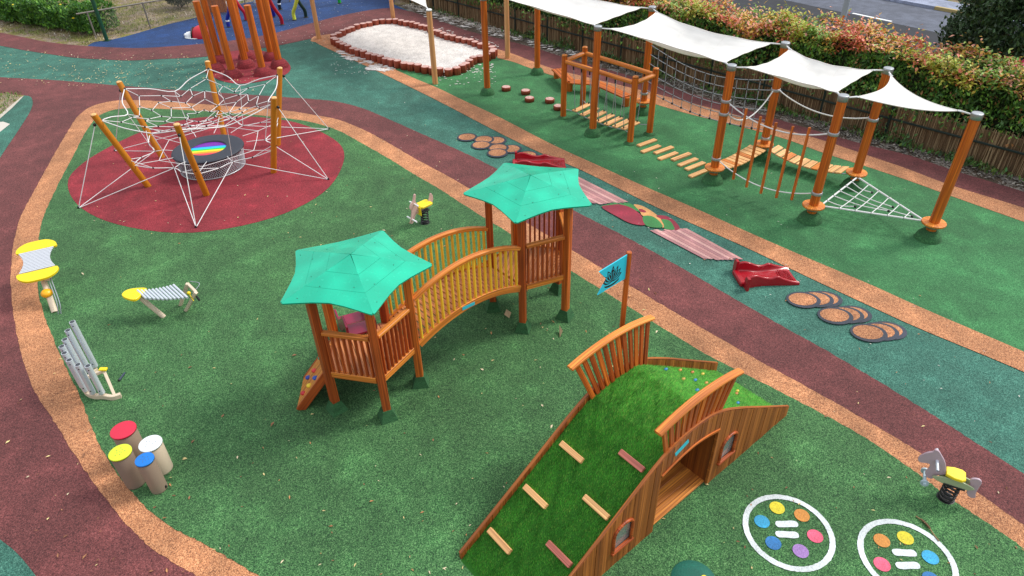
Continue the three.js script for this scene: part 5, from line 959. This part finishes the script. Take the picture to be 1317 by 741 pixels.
{
  // tapered tube metallophone
  const A0 = G(177, 373.5, 0.52), A1 = G(188, 384, 0.5), B0 = G(223, 366.5, 0.56), B1 = G(241, 383, 0.5), t = thing('tube_metallophone', 'tapered row of silver tubes with yellow end plate on slanted beige legs', 'metallophone', G(211, 408)), o = t.position;
  const n = 11; for (let i = 0; i < n; i++) { const u = i / (n - 1), e = -0.03 * 4 * u * (1 - u), a = A0.clone().lerp(B0, u).sub(o).add(up(e)), b = A1.clone().lerp(B1, u).sub(o).add(up(e)); part('tone_tube', rod(a, b, 0.021, 0.021, 12), M.silver, t); }
  for (const f of [0.2, 0.8]) part('rail', rope([0, 0.25, 0.5, 0.75, 1].map((u) => A0.clone().lerp(A1, f).lerp(B0.clone().lerp(B1, f), u).sub(o).add(up(-0.045 - 0.03 * 4 * u * (1 - u)))), 0.014, 14), M.steel, t);
  const tip = G(159, 377, 0.5).sub(o), a = A0.clone().sub(o), b = A1.clone().sub(o), mid = a.clone().add(b).multiplyScalar(0.5), ax = tip.clone().sub(mid).setY(0), L = ax.length(); ax.normalize(); const wx = new THREE.Vector3(-ax.z, 0, ax.x), hw = 0.17;
  part('end_plate', slab(curve2([[-hw, 0.02], [-hw * 0.95, L * 0.5], [-hw * 0.5, L * 0.92], [0, L], [hw * 0.5, L * 0.92], [hw * 0.95, L * 0.5], [hw, 0.02], [0, 0.0]]), 0.05, 0.006).applyMatrix4(new THREE.Matrix4().makeBasis(wx, ax, new THREE.Vector3().crossVectors(wx, ax)).setPosition(mid.clone().setY(0.5))), M.yellow, t);
  part('leg', rod(Z, mid.clone().addScaledVector(ax, 0.1).setY(0.48), 0.045, 0.045, 14), M.cream, t);
  for (const [bx, by, tx, ty] of [[232, 393, 241, 365], [239, 400, 252, 376]]) { const p = G(bx, by), h = 0.5; const q = G(tx, ty, h); part('leg', beam(p.clone().sub(o), q.sub(o), 0.06, 0.06), M.cream, t); }
  const q = G(247, 377, 0.46).sub(o); part('mallet', [new THREE.SphereGeometry(0.035, 10, 8).translate(q.x - 0.06, q.y, q.z), rod(q.clone().add(new THREE.Vector3(-0.06, 0, 0)), q.clone().add(new THREE.Vector3(0.02, -0.12, 0.08)), 0.01, 0.01, 6)], M.yellow, t);
  part('mallet', rod(q.clone().add(new THREE.Vector3(0.02, -0.02, -0.02)), q.clone().add(new THREE.Vector3(0.1, -0.16, 0.02)), 0.02, 0.02, 8), M.black, t);
  part('mallet_cord', rope([q.clone(), q.clone().add(new THREE.Vector3(0.08, 0.06, -0.2)), q.clone().add(new THREE.Vector3(-0.14, 0.04, -0.32))], 0.007, 12), M.ropeGrey, t);
  part('cross_bar', beam(G(241, 365, 0.48).sub(o), G(252, 376, 0.48).sub(o), 0.05, 0.05), M.cream, t);
}
// ---------------------------------------------------------------- floor graphics, little slides, litter
const paint = (r, g, b) => rubber(rgb(r, g, b), rgb(r * 0.8, g * 0.8, b * 0.8), rgb(Math.min(255, r * 1.1), Math.min(255, g * 1.1), Math.min(255, b * 1.1)), 0.6, 0.7);
{
  const dotC = { yellow: [222, 206, 40], orange: [214, 142, 58], pink: [226, 92, 122], purple: [170, 130, 200], blue: [40, 120, 186], cyan: [46, 160, 206] }, dm = {}; for (const k in dotC) dm[k] = paint(...dotC[k].map((v) => v * 0.92));
  const white = paint(200, 208, 210);
  const ring = (label, px, dots, feet, turnF) => {
    const c = G(...px), t = thing('circle_game', label, 'floor marking', c), lo = (x, y) => G(x, y).sub(c);
    const rg = new THREE.RingGeometry(0.482, 0.552, 120); { const q = rg.attributes.position; for (let i = 0; i < q.count; i++) q.setXY(i, q.getX(i) + rr(-0.003, 0.003), q.getY(i) + rr(-0.003, 0.003)); }
    part('ring', rg.rotateX(-Math.PI / 2).translate(0, yP, 0), white, t);
    dots.forEach(([x, y, k]) => part('dot', sheet(ell(lo(x, y), 0.095, 0.095, 32), yP), dm[k], t, `${k} dot`));
    feet.forEach(([x, y, m]) => { const q = lo(x, y); const pts = curve2([[-0.14, 0], [-0.12, 0.045], [-0.02, 0.052], [0.08, 0.06], [0.135, 0.045], [0.145, 0], [0.12, -0.03], [0.04, -0.035], [-0.06, -0.04], [-0.12, -0.035]].map(([a, b]) => [a * (turnF ? -1 : 1), b * m])).map(([a, b]) => { const ca = Math.cos(-0.05), sa = Math.sin(-0.05); return new THREE.Vector3(q.x + a * ca - b * sa, 0, q.z - (a * sa + b * ca)); }); part('footprint', sheet(m * (turnF ? -1 : 1) < 0 ? pts.reverse() : pts, yP), white, t); });
  };
  ring('white ring floor marking with six coloured dots, nearer the grass hill', [1013.5, 684.5], [[999.2, 654.3, 'yellow'], [1031, 664, 'orange'], [1048, 690.8, 'pink'], [1029.4, 710, 'purple'], [994.3, 699.6, 'blue'], [979.7, 672, 'cyan']], [[1011.5, 676, 1], [1011.5, 688, -1]], false);
  ring('white ring floor marking with coloured dots, farther from the grass hill', [1166, 719.5], [[1133.7, 696.4, 'orange'], [1164, 693, 'yellow'], [1196, 718, 'cyan'], [1134, 727, 'pink'], [1197, 746, 'blue'], [1166, 757, 'purple']], [[1163.4, 713, 1], [1167, 727.7, -1]], true);
  const d = thing('rubber_dome', 'dark teal rubber dome in the green rubber beside the grass hill doorway', 'dome', G(892, 748)); part('dome', lathe([[0.27, 0.012], [0.26, 0.025], [0.2, 0.045], [0.1, 0.058], [0, 0.062]], 30), paint(14, 96, 80), d); part('spot', sheet(ell(new THREE.Vector3(0.12, 0, -0.02), 0.03, 0.02, 16), 0.066), M.yellow, d);
}
{
  const dark = paint(46, 52, 66), face = M.orange;
  const logs = (label, list, r0, r1) => { const c = G(list[0][0], list[0][1]), t = thing('log_floor_graphic', label, 'floor marking', c); list.forEach(([x, y, z], i) => { const q = G(x, y).sub(c), yy = yP + 0.0035 * z; const e = part('log_outline', sheet(ell(q, r0 * 1.13, r1 * 1.18, 36, 0), yy), dark, t); part('log_face', sheet(ell(q.clone().add(V(-0.01, 0.015)), r0 * 0.92, r1 * 0.9, 36, 0), yy + 0.002), face, e); }); };
  logs('three stacks of round orange log ends printed on teal rubber near the near slide', [[1061, 385.5, 0], [1050, 386, 1], [1033, 387, 2], [1098, 405, 0], [1088, 406, 1], [1074, 407.5, 2], [1142, 426, 0], [1132, 427.5, 1], [1117, 429.5, 2]], 0.27, 0.21);
  logs('cluster of round orange log ends printed on teal rubber by the far slide', [[638.4, 181.6, 0], [622.6, 180.5, 1], [601, 177.5, 2], [657.7, 192.4, 0], [641, 191.3, 1], [619.3, 187.7, 2], [678.6, 200.5, 0], [640, 198, 3]], 0.25, 0.24);
  const pm = [paint(190, 138, 134), paint(176, 124, 124), paint(204, 156, 150), paint(168, 118, 120)];
  const planks = (label, A, B, C, D, n) => {                       // A-B one end, D-C the other
    const a = G(...A), b = G(...B), c = G(...C), e = G(...D), t = thing('plank_floor_graphic', label, 'floor marking', a);
    for (let i = 0; i < n; i++) { const u0 = i / n + 0.004, u1 = (i + 1) / n - 0.004, o0 = rr(0, 0.06), o1 = 1 - rr(0, 0.05); const q = [a.clone().lerp(b, u0).lerp(e.clone().lerp(c, u0), o0), a.clone().lerp(b, u1).lerp(e.clone().lerp(c, u1), o0), a.clone().lerp(b, u1).lerp(e.clone().lerp(c, u1), o1), a.clone().lerp(b, u0).lerp(e.clone().lerp(c, u0), o1)].map((p) => p.sub(a)); part('plank', sheet(q, yP), pm[i % 4], t);
      const k = a.clone().lerp(b, u1).lerp(e.clone().lerp(c, u1), o1).sub(a), k2 = a.clone().lerp(b, (u0 + u1) / 2).lerp(e.clone().lerp(c, (u0 + u1) / 2), o1).sub(a), ax = e.clone().sub(a).normalize(); part('end_mark', sheet([k2, k, k.clone().lerp(k2, 0.3).addScaledVector(ax, 0.09)], yP + 0.003), dark, t); }
  };
  planks('pale pink wood planks printed on teal rubber between painted hills and far slide', [722, 217], [701, 232], [765, 264], [811, 262], 8);
  planks('pale pink wood planks printed on teal rubber between painted hills and near slide', [882, 294], [834, 296.5], [909, 336], [957, 335], 8);
  const hills = thing('hill_floor_graphic', 'red, green and orange hills printed on teal rubber between plank graphics', 'floor marking', G(815, 275)), hc = hills.position;
  const z = (l) => smooth(l.map(([x, y]) => G(730 + x / 5.29, 210 + y / 5.29).sub(hc)), true, 4), gm = paint(56, 128, 66), rm = paint(142, 38, 58), om = paint(206, 150, 92);
  part('green_rim', sheet(z([[225, 300], [280, 280], [340, 268], [410, 274], [470, 305], [492, 335], [440, 320], [350, 300]]), yP), gm, hills);
  part('orange_path', sheet(z([[450, 285], [500, 293], [570, 330], [630, 380], [660, 440], [640, 442], [600, 385], [510, 362], [490, 330]]), yP + 0.001), om, hills);
  part('red_hill', sheet(z([[232, 300], [290, 290], [350, 286], [420, 304], [490, 350], [527, 425], [440, 418], [330, 365]]), yP + 0.004), rm, hills);
  part('maroon_rim', sheet(z([[600, 362], [660, 362], [715, 388], [762, 450], [735, 462], [690, 415]]), yP + 0.002), rm, hills);
  part('green_hill', sheet(z([[515, 366], [570, 366], [618, 395], [645, 442], [560, 440], [528, 425]]), yP + 0.0045), gm, hills);
  part('green_hill', sheet(z([[640, 388], [690, 396], [718, 430], [724, 458], [660, 452], [655, 425]]), yP + 0.005), gm, hills);
  part('maroon_patch', sheet(z([[485, 318], [510, 320], [535, 338], [500, 338]]), yP + 0.0045), rm, hills);
}
function littleSlide(label, A, B, tip) {                           // A, B: feet of the two entry flanges; tip: middle of the far end
  const a = G(...A), b = G(...B), m = a.clone().add(b).multiplyScalar(0.5), e = G(...tip), ax = e.clone().sub(m).setY(0), L = ax.length(); ax.normalize();
  const t = thing('toddler_slide', label, 'slide', m, Math.atan2(-ax.z, ax.x)), W = 0.52;
  // local x along the slide, z across; a moulded channel: section lofted along x
  const st = [[0, 0.07, 0.22, 1], [0.1, 0.08, 0.26, 0.92], [0.2, 0.08, 0.25, 0.84], [0.34, 0.06, 0.19, 0.8], [0.48, 0.055, 0.17, 0.82], [0.58, 0.06, 0.2, 0.85], [0.7, 0.055, 0.15, 0.9], [0.86, 0.045, 0.09, 0.95], [1.0, 0.02, 0.055, 0.98]];
  const sec = (fl, wl, w) => { const h = W * w / 2; return [[-h - 0.03, 0.0], [-h - 0.03, wl - 0.03], [-h - 0.015, wl], [-h + 0.02, wl], [-h + 0.03, wl - 0.02], [-h + 0.035, fl + 0.03], [-h + 0.07, fl], [0, fl - 0.008], [h - 0.07, fl], [h - 0.035, fl + 0.03], [h - 0.03, wl - 0.02], [h - 0.02, wl], [h + 0.015, wl], [h + 0.03, wl - 0.03], [h + 0.03, 0]]; };
  const cx = new THREE.CatmullRomCurve3(st.map((q) => new THREE.Vector3(q[0], q[1], q[2]))), cw = new THREE.CatmullRomCurve3(st.map((q) => new THREE.Vector3(q[0], q[3], 0))), P = [], I = [], n = 32, k = 15;
  for (let i = 0; i <= n; i++) { const q = cx.getPoint(i / n), w = cw.getPoint(i / n).y; sec(Math.max(0.02, q.y), Math.max(0.05, q.z), w).forEach(([z, y]) => P.push(q.x * L, Math.max(0.004, y), z)); }
  for (let i = 0; i < n; i++) for (let j = 0; j < k - 1; j++) { const p = i * k + j; I.push(p, p + 1, p + k, p + 1, p + k + 1, p + k); }
  const g = new THREE.BufferGeometry(); g.setAttribute('position', new THREE.Float32BufferAttribute(P, 3)); g.setAttribute('uv', new THREE.Float32BufferAttribute(new Float32Array(P.length / 3 * 2), 2)); g.setIndex(I); g.computeVertexNormals();
  part('channel', g, new THREE.MeshStandardMaterial({ color: M.plastic.color, roughness: 0.22, side: THREE.DoubleSide }), t);
  for (const s of [-1, 1]) part('flange', slab([[-0.07, 0.0], [0.07, 0.0], [0.07, 0.22], [0.03, 0.27], [-0.07, 0.27]], 0.06, 0.008).rotateY(Math.PI / 2).translate(0, 0, s * (W / 2 + 0.04)), M.plastic, t);
  part('entry_step', cbox(0.12, 0.1, W - 0.06, 0.02).translate(-0.03, 0.05, 0), M.plastic, t);
  for (let i = 0; i < 7; i++) part('grip_rib', rod(new THREE.Vector3(L * (0.74 + i * 0.033), 0.085 - i * 0.0085, -0.15), new THREE.Vector3(L * (0.74 + i * 0.033), 0.085 - i * 0.0085, 0.15), 0.009, 0.009, 7), M.plastic, t);
}
littleSlide('small red plastic slide on teal rubber between planks and log stacks', [935, 352], [970, 369], [1020, 356]);
littleSlide('small red plastic slide half hidden behind the second tower roof', [652, 208], [676, 219], [727, 212]);
{
  // fallen leaves, seed husks and petals
  const list = [], put = (px, py, s, c, h = 0.024) => list.push({ p: G(px, py).setY(h), q: quatEuler(-Math.PI / 2 + rr(-0.35, 0.35), rnd() * 6.283, rr(-0.3, 0.3)), s: new THREE.Vector3(s * rr(0.45, 0.85), s, s), c });
  const pale = () => { const k = rr(0.75, 1.1); return rnd() < 0.5 ? [0.68 * k, 0.56 * k, 0.26 * k] : [0.72 * k, 0.62 * k, 0.42 * k]; }, brown = () => { const k = rr(0.6, 1.2); return rnd() < 0.5 ? [0.28 * k, 0.12 * k, 0.06 * k] : [0.5 * k, 0.24 * k, 0.1 * k]; };
  for (let i = 0; i < 420; i++) { const x = Math.pow(rnd(), 0.9) * 330, y = 64 + x * 0.03 + rr(0, 44); put(x, y, rr(0.05, 0.1), pale()); }
  for (let i = 0; i < 90; i++) put(120 + rr(-40, 60) + rr(-40, 40), 100 + rr(-10, 12), rr(0.05, 0.1), pale());
  for (let i = 0; i < 320; i++) put(rr(250, 470), rr(2, 58), rr(0.03, 0.07), [0.7, 0.68, 0.62]);
  for (let i = 0; i < 150; i++) { const x = rr(0, 720), y = 310 + 430 * Math.sqrt(rnd()); put(x, y, 0.03 + 0.1 * rnd() * rnd(), rnd() < 0.5 ? pale() : brown()); }
  for (let i = 0; i < 120; i++) put(rr(120, 600), rr(150, 320), rr(0.03, 0.08), rnd() < 0.55 ? pale() : brown());
  for (let i = 0; i < 60; i++) put(rr(830, 1317), rr(480, 741), rr(0.025, 0.07), rnd() < 0.35 ? pale() : brown());
  for (let i = 0; i < 45; i++) put(rr(540, 860), rr(360, 480), rr(0.04, 0.11), rnd() < 0.55 ? pale() : brown());
  for (let i = 0; i < 120; i++) { const t = rnd(); put(480 + t * 830 + rr(-60, 60), 130 + t * 360 + rr(-60, 60), rr(0.02, 0.06), rnd() < 0.5 ? [0.7, 0.66, 0.6] : brown()); }
  for (let i = 0; i < 60; i++) put(rr(560, 1300), rr(100, 260), rr(0.03, 0.06), [0.6, 0.55, 0.45]);
  tag(lumps('fallen_leaves', leafGeo, dryMat, list), 'scattered small dry leaves and petals over the rubber ground', 'leaf litter');
  const tw = thing('twig', 'thin crooked dry twig lying beside the white ring marking', 'twig', G(1193, 681)), tp = [[1178, 664], [1184, 668], [1190, 673], [1196, 680], [1202, 689], [1208, 696]].map(([x, y], i) => G(x, y, 0.025 + 0.006 * (i % 2)).sub(tw.position));
  part('stem', rope(tp, 0.008, 20, 5), plain(146, 120, 84, 0.9), tw); part('bark_flake', rope(tp.slice(1, 4).map((p) => p.clone().add(up(0.006))), 0.014, 8, 5), plain(110, 84, 58, 0.9), tw);
  for (const [x, y, w] of [[647, 405, 'wide curled pale dry leaf'], [712, 430, 'long pale bark flake']]) { const t = thing('dry_leaf', `${w} on green rubber near the second tower`, 'leaf', G(x + 8, y + 6)); const m = part('blade', leafGeo, dryLeafMat(), t); m.scale.setScalar(0.26); m.rotation.set(-1.45, x, 0.2); m.position.y = 0.03; }
  function dryLeafMat() { return new THREE.MeshStandardMaterial({ color: new THREE.Color(0.55, 0.42, 0.24), roughness: 0.85, side: THREE.DoubleSide }); }
}
// ---------------------------------------------------------------- draw
const renderer = new THREE.WebGLRenderer({ antialias: true });
renderer.setSize(1024, 576);
renderer.toneMapping = THREE.LinearToneMapping;
renderer.toneMappingExposure = EXPOSURE;
renderer.shadowMap.enabled = true;
renderer.shadowMap.type = THREE.PCFSoftShadowMap;
renderer.render(scene, camera);
